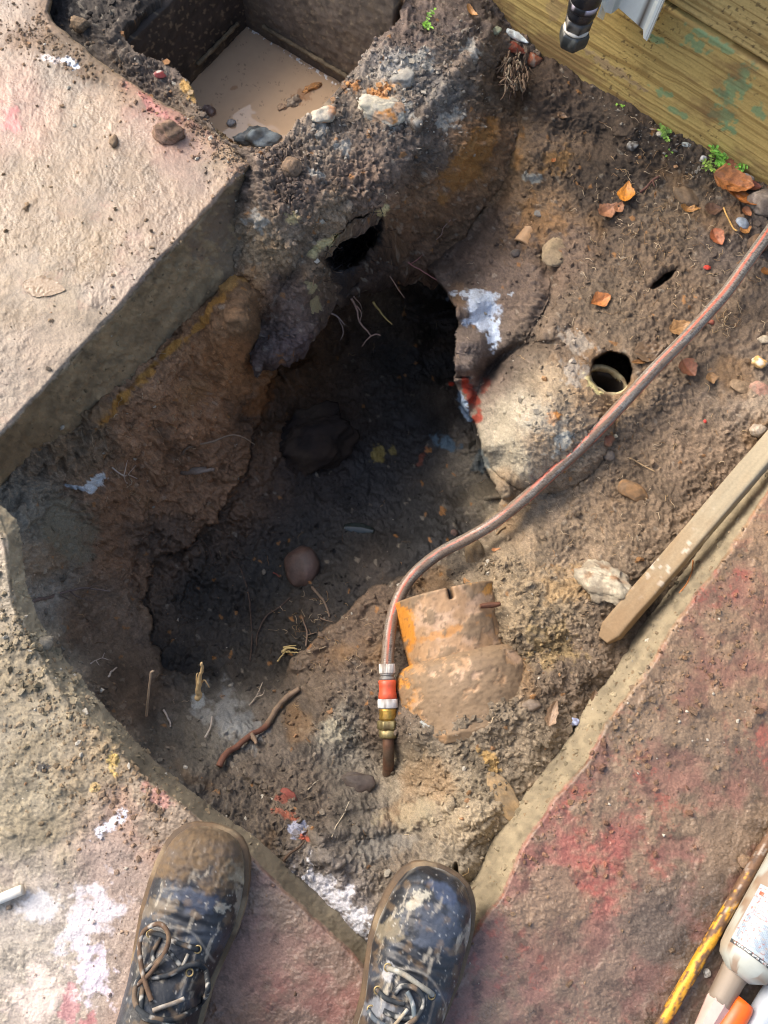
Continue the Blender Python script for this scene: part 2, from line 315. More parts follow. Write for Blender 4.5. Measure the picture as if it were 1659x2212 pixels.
def grid_axes(u0, u1, v0, v1, step, mu0, mu1, mv0, mv1, cs=16):
    def ax(m0, a0, a1, m1):
        def grow(L):
            q = []; s = step; x = 0.0
            while x < L: x += s; q.append(x); s = min(s * 1.03, cs)
            return np.array(q)
        return np.concatenate([a0 - grow(a0 - m0)[::-1] if a0 > m0 else [], np.arange(a0, a1, step), a1 + grow(m1 - a1) if m1 > a1 else []]).astype(f4)
    return ax(mu0, u0, u1, mu1), ax(mv0, v0, v1, mv1)
SHEETS = []
def normals(Pg):
    du = np.gradient(Pg, axis=1); dv = np.gradient(Pg, axis=0); n = -np.cross(du, dv); n /= np.linalg.norm(n, axis=2)[..., None] + 1e-12
    return n
def build_sheet(name, us, vs, Z, mask, disp, col, mat, thick=None):
    U, V = np.meshgrid(us, vs); P0 = unproj(U, V, Z); n = normals(P0)
    vd = np.array([0, 0, CAMH]) - P0; vd /= np.linalg.norm(vd, axis=2)[..., None]; fc = np.clip((n * vd).sum(2), 0, 1); disp = disp * (.12 + .88 * fc ** 1.3)
    Pf = P0 + n * disp[..., None]
    m = mask; idx = np.full(m.shape, -1, np.int64); idx[m] = np.arange(m.sum())
    q = m[:-1, :-1] & m[1:, :-1] & m[:-1, 1:] & m[1:, 1:]
    a = idx[:-1, :-1][q]; b = idx[:-1, 1:][q]; c = idx[1:, 1:][q]; d = idx[1:, :-1][q]
    Fc = np.stack([a, d, c, b], 1); VV = Pf[m]; CC = col[m]
    if thick is not None:                       # underside, joined along the border
        n0 = len(VV); low = VV.copy(); low[:, 2] -= thick[m]; Fb = np.stack([a, b, c, d], 1) + n0
        E = np.concatenate([Fc[:, [0, 1]], Fc[:, [1, 2]], Fc[:, [2, 3]], Fc[:, [3, 0]]]); key = np.sort(E, 1); k = key[:, 0] * n0 + key[:, 1]
        u_, inv, cnt = np.unique(k, return_inverse=True, return_counts=True); e = E[cnt[inv] == 1]
        Fs = np.stack([e[:, 1], e[:, 0], e[:, 0] + n0, e[:, 1] + n0], 1)
        VV = np.concatenate([VV, low]); Fc = np.concatenate([Fc, Fb, Fs]); CC = np.concatenate([CC, CC])
    o = mesh(name, VV, Fc, mat, None, CC)
    SHEETS.insert(0, (us, vs, mask, Pf, n, col)); return o
def surf(u, v, lift=0.0, want=0):
    for us, vs, m, Pf, n, col in SHEETS:
        i = min(max(int(np.searchsorted(us, u)), 0), len(us) - 1); j = min(max(int(np.searchsorted(vs, v)), 0), len(vs) - 1)
        if m[j, i]:
            p = Pf[j, i].copy(); p[2] += lift; return (p, n[j, i], col[j, i]) if want else p
    return unproj(u, v, -0.1 + lift)
def patch(colr, U, V, x, y, rx, ry, ang, c, k=1.0, soft=0.5, nz=0.6, f=0.03, rough=None, seed=0):
    x0, x1, y0, y1 = x - 2.2 * max(rx, ry), x + 2.2 * max(rx, ry), y - 2.2 * max(rx, ry), y + 2.2 * max(rx, ry)
    i0, i1 = np.searchsorted(U[0], [x0, x1]); j0, j1 = np.searchsorted(V[:, 0], [y0, y1])
    if i1 <= i0 or j1 <= j0: return
    u = U[j0:j1, i0:i1]; v = V[j0:j1, i0:i1]; a = math.radians(ang); dx = (u - x) * math.cos(a) + (v - y) * math.sin(a); dy = -(u - x) * math.sin(a) + (v - y) * math.cos(a)
    r = np.sqrt((dx / rx) ** 2 + (dy / ry) ** 2); m = sstep(0, soft, 1 - r + nz * fbm(u * f, v * f, 4, seed + 5, .65)) * k
    s = colr[j0:j1, i0:i1]; s[..., :3] = s[..., :3] * (1 - m[..., None]) + lin(c) * m[..., None]
    if rough is not None: s[..., 3] = s[..., 3] * (1 - m) + rough * m
def soil_relief(X, Y, amp, crumb, seed):
    d = 0.008 * fbm(X * 9, Y * 9, 3, seed) + 0.0055 * (0.45 - np.abs(fbm(X * 28, Y * 28, 4, seed + 7))) * 1.6
    wx = X + 0.004 * perlin(X * 60, Y * 60, seed + 1); wy = Y + 0.004 * perlin(X * 60, Y * 60, seed + 2)
    f1, f2, id1 = worley(wx * 75, wy * 75, seed); g1, g2, id2 = worley(wx * 215, wy * 215, seed + 3)
    cl = sstep(0.35, 0.75, id1) * np.clip(1 - f1 * 1.25, 0, 1) ** 0.6 * 0.0052 * crumb
    cl2 = sstep(0.25, 0.8, id2) * np.clip(1 - g1 * 1.2, 0, 1) ** 0.7 * 0.0034 * (0.35 + crumb)
    ck = 0.0022 * np.exp(-(f2 - f1) / 0.07) * sstep(0.1, 0.5, fbm(X * 12, Y * 12, 2, seed + 9))
    d = d * amp + cl + cl2 - ck + 0.0012 * perlin(X * 420, Y * 420, seed + 4) + 0.0023 * fbm(X * 120, Y * 120, 4, seed + 5, .6) + .0022 * (.3 - np.abs(fbm(X * 60, Y * 60, 4, seed + 6, .6)))
    d = d + rng.normal(size=d.shape).astype(f4) * .00025
    return d, id1, id2, cl + cl2
def grainy(C, id1, id2, X, Y, k=1.0, seed=0, pale=0.988):
    v = 1 + k * (0.22 * fbm(X * 30, Y * 30, 4, seed + 2) + 0.22 * (id1 - .5) + 0.3 * (id2 - .5) + 0.22 * fbm(X * 260, Y * 260, 3, seed + 3) + .10 * rng.normal(size=X.shape).astype(f4))
    C = C * np.clip(v, 0.45, 1.7)[..., None]
    p = (id2 > pale)[..., None]; C = np.where(p, C * 0.65 + lin((160, 150, 132)) * 0.35, C)
    o = ((id2 > 0.60) & (id2 < 0.606))[..., None]; C = np.where(o, C * 0.4 + lin((165, 115, 62)) * 0.6, C)
    return C

# ================================================================== the dug ground
GC = [(600,1250,(62,60,56)),(800,1050,(58,59,62)),(900,800,(58,54,50)),(450,1300,(66,61,54)),(560,1400,(68,62,54)),(430,1430,(68,62,54)),(900,1130,(60,60,60)),(720,1270,(62,58,54)),(700,1000,(54,46,42)),(900,950,(58,58,60)),(700,1180,(62,60,58)),(620,1350,(66,60,52)),  # pit floor points: dark wet soil, dimmed further in cfield for shade
(300,950,(160,116,74)),(420,880,(158,112,68)),(500,800,(164,112,58)),(260,1080,(150,110,72)),(120,1150,(126,118,98)),(250,1200,(138,102,68)),(420,1030,(148,108,70)),(200,1330,(124,102,78)),(560,700,(125,92,55)),(180,960,(134,110,80)),(330,1180,(104,82,62)),
(560,900,(104,74,46)),(480,1560,(112,106,94)),(600,1600,(98,86,72)),(380,1600,(100,92,78)),(520,1700,(92,80,66)),(700,1500,(104,88,70)),(740,1580,(122,114,98)),(800,1800,(104,95,82)),(900,1700,(134,120,96)),(1000,1750,(150,133,104)),(850,1900,(116,102,84)),(620,1730,(98,84,68)),(740,1960,(150,140,132)),(1000,1880,(135,122,100)),
(700,1400,(104,84,64)),(780,1350,(100,80,60)),(820,1550,(96,80,64)),(1150,1650,(130,114,90)),(1250,1450,(108,90,70)),(1150,1300,(140,120,88)),(1250,1180,(138,116,88)),(1350,1100,(120,98,72)),(1400,1000,(124,102,76)),(1500,1000,(128,105,80)),(1600,850,(122,104,84)),(1350,1280,(110,92,70)),
(1120,900,(160,148,124)),(1200,850,(150,130,100)),(1250,900,(140,118,90)),(1100,980,(160,148,122)),(1180,960,(150,126,94)),(1220,740,(120,100,78)),
(1300,680,(108,90,68)),(1450,600,(108,88,66)),(1200,550,(110,88,68)),(1100,500,(104,82,62)),(1050,400,(140,104,62)),(1180,320,(106,84,60)),(1110,350,(140,108,66)),(1300,400,(92,75,58)),(1400,350,(86,70,54)),(1450,450,(108,90,68)),(1600,520,(98,84,72)),(1100,600,(112,92,76)),(1020,560,(104,84,68)),
(1200,220,(92,72,54)),(1300,260,(88,72,56)),(1150,430,(118,92,62)),(1450,750,(108,88,66)),(1550,700,(112,92,70)),(50,1200,(150,140,120)),(60,1330,(160,150,132)),(100,1400,(140,130,110)),(300,1480,(112,92,70)),(1030,800,(112,96,84)),(1060,820,(116,98,82)),(940,620,(70,60,50))]
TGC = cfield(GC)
us, vs = grid_axes(-30, 1690, -30, 2245, 2.3, -800, 2500, -800, 3000)
U, V = np.meshgrid(us, vs)
CLIFF = [(900, 560), (935, 592), (965, 628), (985, 665), (987, 700), (985, 760), (980, 820), (998, 870), (1028, 922), (1042, 965), (1048, 1010), (1072, 1052), (1088, 1076), (1074, 1104), (1040, 1132), (985, 1170), (930, 1212), (890, 1240), (850, 1256), (800, 1272), (770, 1296), (745, 1330), (700, 1362), (660, 1402), (630, 1426)]
def shove(line, poly, amt, wid, nz, seed):
    s_ = sdf(U, V, poly); l_ = line_dist(U, V, line); g_ = np.where(s_ + nz * fbm(U * .025, V * .025, 4, seed) > 0, 1.0, -1.0); y_, x_ = np.gradient(s_); m_ = np.hypot(x_, y_) + 1e-6
    p_ = g_ * amt * np.exp(-(l_ / wid) ** 2); return p_ * x_ / m_, p_ * y_ / m_
FOOT = [(640, 790), (600, 800), (572, 850), (566, 900), (536, 960), (520, 1040), (470, 1110), (430, 1160), (330, 1215), (312, 1290), (330, 1380), (352, 1448), (420, 1456)]
ox1, oy1 = shove(CLIFF, CLIFF + [(600, 1500), (900, 1700), (1500, 1500), (1500, 500), (900, 500)], 34, 32, 7, 91)
ox2, oy2 = shove(FOOT, FOOT + [(700, 1400), (900, 1100), (900, 800)], 24, 30, 16, 92); OX, OY = ox1 + ox2, oy1 + oy2
Z = gsample(TZ, U + OX, V + OY)
P0 = unproj(U, V, Z)
X = ((U - CX) * .00068).astype(f4); Y = ((CY - V) * .00068).astype(f4)
# old pipe mouth, slot, crack
r = np.sqrt(((U - 1322) / 41) ** 2 + ((V - 806) / 44) ** 2) + .16 * fbm(U * .03, V * .03, 3, 97);
dome = np.sqrt(np.clip(1 - ((U - 1175) / 150) ** 2 - ((V - 905) / 160) ** 2, 0, 1)); Z = Z + .038 * dome - .02 * np.exp(-((np.sqrt(((U - 1175) / 150) ** 2 + ((V - 905) / 160) ** 2) - 1.02) / .07) ** 2) * sstep(1240, 1120, U) * sstep(1000, 900, V); Z = Z - 0.22 * sstep(1.12, 0.86, r)
a_ = math.radians(-38); dx = (U - 1432) * math.cos(a_) + (V - 604) * math.sin(a_); dy = -(U - 1432) * math.sin(a_) + (V - 604) * math.cos(a_)
Z = Z - 0.05 * sstep(1.25, .6, np.sqrt((dx / 32) ** 2 + (dy / 8) ** 2))
dx = (U - 985); dy = V - 1893; Z = Z - 0.05 * sstep(1.3, .4, np.sqrt((dx / 7) ** 2 + (dy / 26) ** 2))
crease = line_dist(U, V, [(1180, 560), (1190, 640), (1150, 720), (1075, 800), (1050, 850)]); Z = Z - 0.020 * np.exp(-(crease / 19) ** 2)
crease = line_dist(U, V, [(1085, 420), (1030, 500), (960, 570)]); Z = Z - 0.012 * np.exp(-(crease / 14) ** 2)
ridge = line_dist(U, V, [(690, 1800), (790, 1790), (880, 1775), (960, 1740)]); Z = Z + 0.005 * np.exp(-(ridge / 16) ** 2) - 0.007 * np.exp(-((ridge - 30) / 14) ** 2)
ridge = line_dist(U, V, [(540, 1660), (600, 1700), (670, 1790), (730, 1870)]); Z = Z + 0.012 * np.exp(-(ridge / 20) ** 2)
smooth_ = sstep(-.1, .5, fbm(X * 5, Y * 5, 3, 40))
crumb = 0.35 + 0.9 * sstep(-.25, .35, fbm(X * 7 + 3, Y * 7, 3, 22)); hn = np.exp(-(((U - 1140) / 90) ** 2 + ((V - 920) / 120) ** 2)); crumb *= 1 - .7 * hn
floor_ = sstep(-.34, -.42, Z); crumb = crumb * (1 - floor_) + floor_ * 0.9
wall_l = sstep(650, 450, U + .0 * V) * sstep(1400, 1250, V)
plast = sstep(0, .3, 1 - np.sqrt(((U - 1050) / 75) ** 2 + ((V - 720) / 110) ** 2)); crumb = crumb * (1 - .8 * plast)
D, id1, id2, cl = soil_relief(X, Y, 1.0 - .55 * hn - .5 * plast, crumb, 3)
# stepped shelves on the dug left wall
st = fbm(X * 16, Y * 16, 4, 61); D = D + wall_l * (0.013 * sstep(0, .05, st) + 0.010 * sstep(-.3, -.25, st) + .008 * sstep(.3, .34, st) - .012)
hm = np.exp(-(np.maximum(r - 1, 0) * 3) ** 2); D = D * (1 - .7 * hm)
Uw = U + 22 * fbm(X * 14, Y * 14, 3, 71) + 1.3 * OX; Vw = V + 22 * fbm(X * 14, Y * 14, 3, 72) + 1.3 * OY
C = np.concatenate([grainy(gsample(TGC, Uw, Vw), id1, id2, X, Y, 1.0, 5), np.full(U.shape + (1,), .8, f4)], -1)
wet = sstep(-.3, -.45, Z); C[..., 3] -= .30 * wet + .12 * (1 - smooth_)
dark = sstep(.15, .5, fbm(X * 11, Y * 11, 4, 80)); C[..., :3] *= (1 - .34 * dark)[..., None]
och = .7 * sstep(.22, .55, fbm(X * 8, Y * 8, 4, 83)) * .45 * (1 - wet); C[..., :3] = C[..., :3] * (1 - och[..., None]) + lin((150, 112, 66)) * och[..., None]
pa = lambda *a, **k: patch(C, U, V, *a, **k)
pa(1042, 672, 42, 46, 15, (196, 206, 218), .95, .35, .55, .035, .7, 1); pa(1066, 722, 16, 40, 5, (205, 216, 228), 1, .3, .8, .05, .7, 2); pa(1035, 640, 60, 10, 0, (190, 198, 205), .8, .3, 1.2, .05, .7, 4)
pa(1020, 855, 14, 42, -28, (140, 56, 40), .9, .35, .5, .05, .6, 3); pa(1033, 905, 14, 16, 0, (146, 54, 36), .9, .35, .7, .05, .6, 5); pa(1004, 830, 8, 26, -10, (165, 60, 38), .9, .3, .7, .05, .6, 6)
pa(1003, 880, 10, 34, -20, (150, 170, 190), .9, .3, .9, .06, .6, 7); pa(1050, 830, 12, 18, 20, (140, 62, 42), .7, .3, .8, .05, .6, 8)
pa(968, 958, 30, 18, 25, (84, 110, 128), .7, .4, .9, .04, .6, 9); pa(1040, 1000, 26, 26, 0, (88, 106, 112), .6, .4, .9, .04, .6, 10); pa(911, 992, 8, 22, 20, (110, 62, 48), .7, .3, .8, .05, .6, 11)
pa(815, 985, 16, 22, 20, (140, 126, 72), .8, .3, .9, .06, .7, 12); pa(848, 975, 9, 10, 0, (135, 122, 72), .7, .3, .9, .06, .7, 13); pa(975, 830, 8, 9, 0, (190, 62, 40), .9, .3, .7, .06, .7, 14)
pa(1280, 830, 26, 14, 45, (228, 212, 150), .9, .3, .9, .07, .6, 15); pa(1240, 800, 30, 34, 0, (178, 178, 172), .4, .4, .9, .05, .7, 16); pa(1196, 905, 18, 15, 0, (176, 116, 52), .9, .3, .8, .06, .8, 17); pa(1170, 910, 60, 40, 30, (170, 164, 148), .4, .4, 1.1, .03, .8, 18)
pa(1100, 940, 40, 90, -10, (160, 150, 128), .4, .5, .9, .03, .8, 19); pa(1210, 955, 40, 18, -30, (182, 188, 180), .5, .4, 1.1, .04, .8, 20); pa(1245, 740, 50, 20, 10, (166, 160, 148), .5, .4, 1.1, .04, .8, 21)
pa(150, 1150, 75, 80, -20, (140, 132, 110), .75, .4, .5, .02, .8, 22); pa(205, 1040, 36, 15, -20, (214, 218, 216), 1, .3, .7, .05, .6, 23); pa(165, 1050, 30, 6, 8, (196, 204, 210), 1, .3, .7, .05, .6, 24)
pa(320, 800, 150, 9, -44, (176, 128, 60), .9, .5, .9, .03, .8, 25); pa(450, 680, 90, 14, -44, (186, 134, 66), .95, .5, .9, .03, .8, 26); pa(520, 600, 60, 26, -38, (188, 144, 84), .9, .5, .9, .03, .8, 27); pa(245, 880, 60, 7, -44, (164, 118, 54), .85, .5, .9, .04, .8, 28)
pa(560, 860, 60, 26, -60, (132, 84, 42), .7, .5, .8, .03, .8, 29)
pa(480, 1540, 60, 60, 0, (150, 150, 145), .7, .5, .9, .025, .8, 30); pa(430, 1510, 20, 20, 0, (172, 176, 172), .7, .4, .9, .05, .8, 31); pa(720, 1580, 40, 40, 0, (168, 160, 138), .65, .5, 1.0, .03, .8, 32); pa(540, 1580, 50, 40, 0, (136, 138, 136), .55, .5, 1, .03, .8, 33)
pa(720, 1930, 100, 30, 38, (226, 224, 226), .95, .3, 1.1, .03, .7, 34); pa(780, 2000, 50, 20, 50, (222, 222, 226), .9, .3, 1.1, .04, .7, 35); pa(645, 1790, 20, 20, 0, (168, 172, 190), .8, .3, 1, .05, .7, 36)
pa(615, 1725, 22, 12, 20, (134, 66, 52), .7, .3, .9, .05, .8, 37); pa(620, 1760, 30, 10, 10, (160, 84, 62), .6, .3, 1, .06, .8, 38); pa(660, 1810, 14, 10, 0, (178, 84, 60), .7, .3, 1, .06, .8, 39)
pa(900, 1760, 90, 30, -12, (160, 148, 122), .6, .5, .9, .03, .8, 40); pa(760, 1700, 50, 20, -10, (98, 90, 80), .4, .5, .9, .03, .8, 41); pa(820, 1830, 80, 40, -10, (132, 128, 120), .5, .5, 1, .03, .8, 42)
pa(1060, 1640, 20, 36, -30, (170, 138, 84), .8, .4, .8, .04, .8, 43); pa(1220, 1270, 60, 50, 0, (160, 132, 92), .6, .5, .9, .03, .8, 44); pa(1190, 1395, 60, 60, 0, (168, 144, 96), .45, .5, 1, .03, .8, 45)
pa(960, 1550, 60, 8, -25, (184, 190, 186), .7, .4, 1.1, .05, .8, 46); pa(1160, 490, 70, 60, 0, (150, 110, 62), .4, .5, 1, .03, .8, 47); pa(1085, 320, 50, 60, 30, (156, 112, 60), .6, .5, .9, .03, .8, 48); pa(1205, 350, 50, 24, -20, (144, 108, 60), .5, .5, 1, .03, .8, 49)
pa(1150, 385, 28, 10, 5, (138, 140, 132), .8, .4, .8, .05, .7, 50); pa(1190, 545, 24, 34, 30, (150, 132, 104), .7, .4, .7, .05, .8, 51); pa(1010, 445, 34, 8, -35, (150, 162, 160), .7, .4, 1, .05, .8, 52)
pa(1355, 860, 30, 70, 40, (128, 102, 74), .5, .5, .9, .03, .8, 53); pa(1640, 880, 30, 60, 0, (168, 152, 132), .5, .5, 1, .03, .8, 54); pa(1470, 1180, 60, 20, -40, (96, 80, 62), .5, .5, .9, .04, .8, 55)
pa(1370, 240, 120, 12, 33, (62, 50, 40), .5, .5, .9, .03, .8, 56); pa(1180, 1680, 12, 8, 0, (196, 128, 60), .9, .3, .8, .08, .8, 57)
slab_in = np.maximum(sdf(U, V, EL_TOP), sdf(U, V, EN_TOP)); bank_in = sdf(U, V, BANK)
gm = (slab_in < 60)
inbox = sdf(U, V, BOX); Z = np.where(inbox > -40, np.minimum(Z, -.60), Z)
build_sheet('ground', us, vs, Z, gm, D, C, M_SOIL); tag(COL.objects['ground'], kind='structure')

# ================================================================== earth bank between the drain box and the hole
us, vs = grid_axes(-30, 1200, -30, 840, 2.2, -500, 1240, -560, 870)
U, V = np.meshgrid(us, vs); Z = gsample(TB, U, V); P0 = unproj(U, V, Z)
X = ((U - CX) * .00068).astype(f4); Y = ((CY - V) * .00068).astype(f4)
jit = 9 * fbm(X * 60, Y * 60, 3, 33) + 5 * fbm(X * 20, Y * 20, 2, 34)
sb = sdf(U, V, BANK) + jit; sx = sdf(U, V, BOX) + jit * .8
a_ = math.radians(-45); dx = (U - 762) * math.cos(a_) + (V - 525) * math.sin(a_); dy = -(U - 762) * math.sin(a_) + (V - 525) * math.cos(a_)
rr = np.sqrt((dx / 78) ** 2 + (dy / 40) ** 2) + .22 * fbm(U * .02, V * .02, 3, 44); Z = Z - .11 * sstep(1.1, .6, rr)
cr = line_dist(U, V, [(700, 690), (722, 655), (745, 630), (765, 612)]); Z = Z - .02 * np.exp(-(cr / 8) ** 2)
cr = line_dist(U, V, [(905, 265), (960, 190), (1030, 110), (1060, 60)]); Z = Z + .012 * np.exp(-(cr / 16) ** 2)
cr = line_dist(U, V, [(560, 690), (600, 640), (650, 560), (690, 500)]); Z = Z - .012 * np.exp(-(cr / 16) ** 2)
crumb = 0.5 + 1.0 * sstep(-.2, .3, fbm(X * 7 + 3, Y * 7, 3, 25)); top = sstep(-.07, -.02, Z)
D, id1, id2, cl = soil_relief(X, Y, 1.25, crumb * (.9 + .35 * top), 13); D = D + (1 - top) * (.0045 * (.35 - np.abs(fbm(X * 34, Y * 34, 5, 19, .62))) * 2 + .006 * sstep(0, .06, fbm(X * 17, Y * 17, 5, 20, .6)))
D = D * (1 - .8 * sstep(1.15, .95, rr)); D = D * sstep(-2, 10, np.minimum(sb, 60)) * sstep(2, -14, sx)
BC = [(640,430,(104,86,72)),(560,370,(118,100,84)),(700,300,(126,110,92)),(820,210,(150,130,104),50),(900,80,(110,92,80)),(980,120,(120,104,88)),(860,160,(150,145,135),50),(1000,30,(92,78,70)),(960,200,(110,104,96)),(780,400,(116,94,76)),(850,330,(106,90,76)),(930,320,(96,84,72)),
(1000,350,(150,106,54)),(940,440,(130,96,60)),(1040,300,(120,88,54)),(1060,200,(104,84,62)),(870,480,(128,94,60)),(980,450,(126,92,58)),(900,540,(110,80,54)),(840,540,(90,68,50)),
(700,480,(146,122,92)),(640,520,(130,112,90)),(580,540,(160,132,92)),(540,610,(176,128,70)),(500,560,(120,108,88)),(600,620,(120,96,78)),(640,660,(108,88,76)),(600,740,(108,90,82)),(690,600,(120,98,70)),(700,640,(92,76,64)),(760,620,(84,66,52)),(800,600,(92,68,50)),(740,580,(66,56,50)),
(300,60,(84,74,64)),(200,60,(78,68,58)),(330,120,(96,82,70)),(370,200,(98,84,70)),(410,200,(172,144,84),34),(430,260,(104,88,72)),(380,160,(104,88,76)),(250,130,(100,86,72)),(490,300,(110,94,78)),(150,20,(60,54,50))]
Uw = U + 22 * fbm(X * 14, Y * 14, 3, 73); Vw = V + 22 * fbm(X * 14, Y * 14, 3, 74)
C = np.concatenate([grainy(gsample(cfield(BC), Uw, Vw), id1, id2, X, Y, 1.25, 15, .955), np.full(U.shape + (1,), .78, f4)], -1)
dark = sstep(.1, .5, fbm(X * 13, Y * 13, 4, 86)); C[..., :3] *= (1 - .3 * dark)[..., None]
pa(766, 520, 88, 46, -45, (15, 14, 14), 1, .3, .3, .03, .55, 60); pa(800, 500, 26, 44, 20, (28, 27, 29), .9, .4, .5, .03, .5, 61); pa(735, 590, 30, 26, 0, (48, 44, 44), .8, .4, .7, .03, .6, 62); pa(640, 740, 40, 30, -30, (96, 80, 78), .6, .5, .8, .03, .8, 63)  # black root mass; blackened further so the hollow looks deep in shade
edge_y = line_dist(U, V, [(672, 548), (690, 530), (720, 512), (750, 500), (775, 480), (800, 470), (825, 455), (832, 448)])
m = sstep(11, 4, edge_y + 5 * fbm(X * 60, Y * 60, 2, 3))[..., None]; C[..., :3] = C[..., :3] * (1 - m) + lin((196, 180, 132)) * m
pa(678, 625, 12, 24, -30, (176, 164, 122), .7, .3, .9, .06, .7, 64); pa(632, 470, 16, 12, 0, (200, 180, 128), .7, .3, 1, .07, .8, 65)
for (x, y, rx, ry) in ((830, 240, 50, 34), (690, 270, 34, 20), (905, 130, 40, 26), (880, 250, 26, 18), (560, 480, 26, 26), (690, 380, 22, 12), (960, 270, 24, 18), (740, 320, 20, 16), (1020, 110, 20, 24), (985, 250, 16, 20)):
    pa(x, y, rx, ry, rx * 3.3 % 60, (172, 170, 160), .65, .4, 1.1, .05, .8, int(x) % 40)
pa(815, 205, 40, 18, -25, (190, 130, 66), .8, .4, 1.0, .05, .8, 66); pa(760, 190, 18, 14, 0, (196, 132, 66), .7, .4, 1, .06, .8, 67); pa(1010, 345, 40, 110, 35, (160, 112, 50), .55, .5, .8, .03, .8, 68); pa(410, 195, 14, 34, -25, (190, 150, 84), .7, .4, .8, .05, .8, 69)
T = np.clip(np.minimum(sb, -sx) * .0026, 0.001, .10).astype(f4); T = np.where(V < 20, .05, T); T = T * sstep(1.0, 2.2, rr) + .003
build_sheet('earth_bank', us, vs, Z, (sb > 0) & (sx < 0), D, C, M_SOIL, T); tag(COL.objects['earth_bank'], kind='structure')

# ================================================================== paving slabs with their broken sides
def slab(name, axes, top, bot, cpts, depth, seed, paint, paint_k, mudc, style):
    us, vs = axes; U, V = np.meshgrid(us, vs); st = sdf(U, V, top); 
    X0 = unproj(U, V, 0 * U); xx = X0[..., 0].astype(f4); yy = X0[..., 1].astype(f4)
    st = st + 2.6 * fbm(xx * 45, yy * 45, 3, seed) + 2.5 * fbm(xx * 12, yy * 12, 2, seed + 1); sbt = sdf(U, V, bot)
    side = np.clip(-st / (-st + np.maximum(sbt, 0) + 1e-3), 0, 1) * (st < 0)
    side = np.where(st < 0, np.maximum(side, .02), 0)
    Z = -depth * (.32 + .68 * sstep(120, 430, U) if name == 'pavement' else 1) * side - .004 * sstep(9, 0, st); mask = sbt > 0
    P0 = unproj(U, V, Z); X = ((U - CX) * .00060).astype(f4); Y = ((CY - V) * .00060).astype(f4)
    istop = sstep(-2, 3, st)
    mudm = sstep(style['m0'], style['m1'], fbm(X * style['mf'], Y * style['mf'], 5, seed + 3, .6) + style['bias'](U, V))
    ga = style['ang']; sx_ = (X * math.cos(ga) + Y * math.sin(ga)); sy_ = -X * math.sin(ga) + Y * math.cos(ga)
    wv = fbm(sx_ * 45 + .8 * perlin(X * 90, Y * 90, 3), sy_ * 110 + .8 * perlin(X * 90, Y * 90, 4), 3, seed + 6)
    rid = (1 - np.abs(wv) * 2.2); rid = np.clip(rid, 0, 1) ** 3
    g1, g2, id2 = worley(X * 150 + .4 * perlin(X * 300, Y * 300, 5), Y * 150, seed); c1, c2, id1 = worley(X * 60, Y * 60, seed + 1)
    lump = sstep(style['lump'], style['lump'] + .05, id1) * np.clip(1 - c1 * (1.2 + 1.2 * (id1 * 37 % 1)) - .25 * fbm(X * 160, Y * 160, 2, 8), 0, 1) ** .6 * .007
    gr = np.clip(1 - g1 * 1.1, 0, 1) * .0018 * sstep(.6, .9, id2)
    cr = style['crumbs'](U, V)
    n1_ = fbm(X * 26, Y * 26, 6, seed + 41, .66); n2_ = fbm(X * 80, Y * 80, 5, seed + 42, .66)
    terr = .0011 * sstep(.0, .05, n1_) + .0012 * sstep(.26, .31, n1_) + .0008 * sstep(.05, .10, n2_) + .0008 * sstep(.30, .36, n2_)
    D = istop * .50 * ((.35 + .65 * mudm) * terr + mudm * (.0012 + .0012 * rid * style['rid'] * sstep(-.2, .4, fbm(X * 10, Y * 10, 3, seed + 30)) + gr * (.4 + cr) + lump * (.5 + cr)) + cr * (.006 * np.clip(fbm(X * 30, Y * 30, 4, seed + 8), -.3, 1) + .003 * fbm(X * 110, Y * 110, 3, seed + 9)) + .0006 * fbm(X * 60, Y * 60, 3, seed + 10))
    D += (1 - istop) * (.007 * fbm(X * 22, Y * 22, 5, seed + 11, .6) + .003 * sstep(.0, .05, fbm(X * 30, Y * 30, 5, seed + 33, .65)) + .0022 * fbm(X * 120, Y * 120, 3, seed + 12) + .6 * gr)
    D += .0003 * perlin(X * 400, Y * 400, seed) + rng.normal(size=D.shape).astype(f4) * .00012
    Uw = U + 30 * fbm(X * 12, Y * 12, 3, seed + 13); Vw = V + 30 * fbm(X * 12, Y * 12, 3, seed + 14)
    tc = gsample(cfield(cpts, .9, style['gain']), Uw, Vw); mc = gsample(cfield(mudc, .95, style['gain']), Uw, Vw)
    pk = (paint_k * (1 - mudm * style['cover']))[..., None]
    C = (tc * pk + mc * (1 - pk)) * np.array(style['hue'])
    C = C * (1 + .10 * fbm(X * 40, Y * 40, 4, seed + 15) + .12 * (id2 - .5) * (.4 + cr) + style['spk'] * sstep(.25, .6, fbm(X * 150, Y * 150, 3, seed + 16)) * -1)[..., None]
    C = C * (1 + .10 * sstep(.0, .05, n1_) - .08 * sstep(.05, .10, n2_) + .07 * rng.normal(size=X.shape) + .14 * fbm(X * 200, Y * 200, 3, seed + 44))[..., None]
    stn = fbm(sx_ * 9, sy_ * 30, 5, seed + 50, .6); C = C * (1 - .20 * sstep(.05, .35, stn) + .10 * sstep(-.1, -.35, stn))[..., None]
    rb = (sstep(.10, .18, fbm(X * 40, Y * 40, 6, seed + 45, .72)) * sstep(-.05, .12, fbm(X * 6, Y * 6, 5, seed + 46, .7)) * style['red'](U, V) * (.35 + .65 * (1 - mudm)))[..., None]; C = C * (1 - rb) + lin((160, 80, 64)) * rb
    dk = sstep(.22, .34, fbm(X * 30, Y * 30, 5, seed + 17, .66)) * style['dk']; C = C * (1 - dk)[..., None]
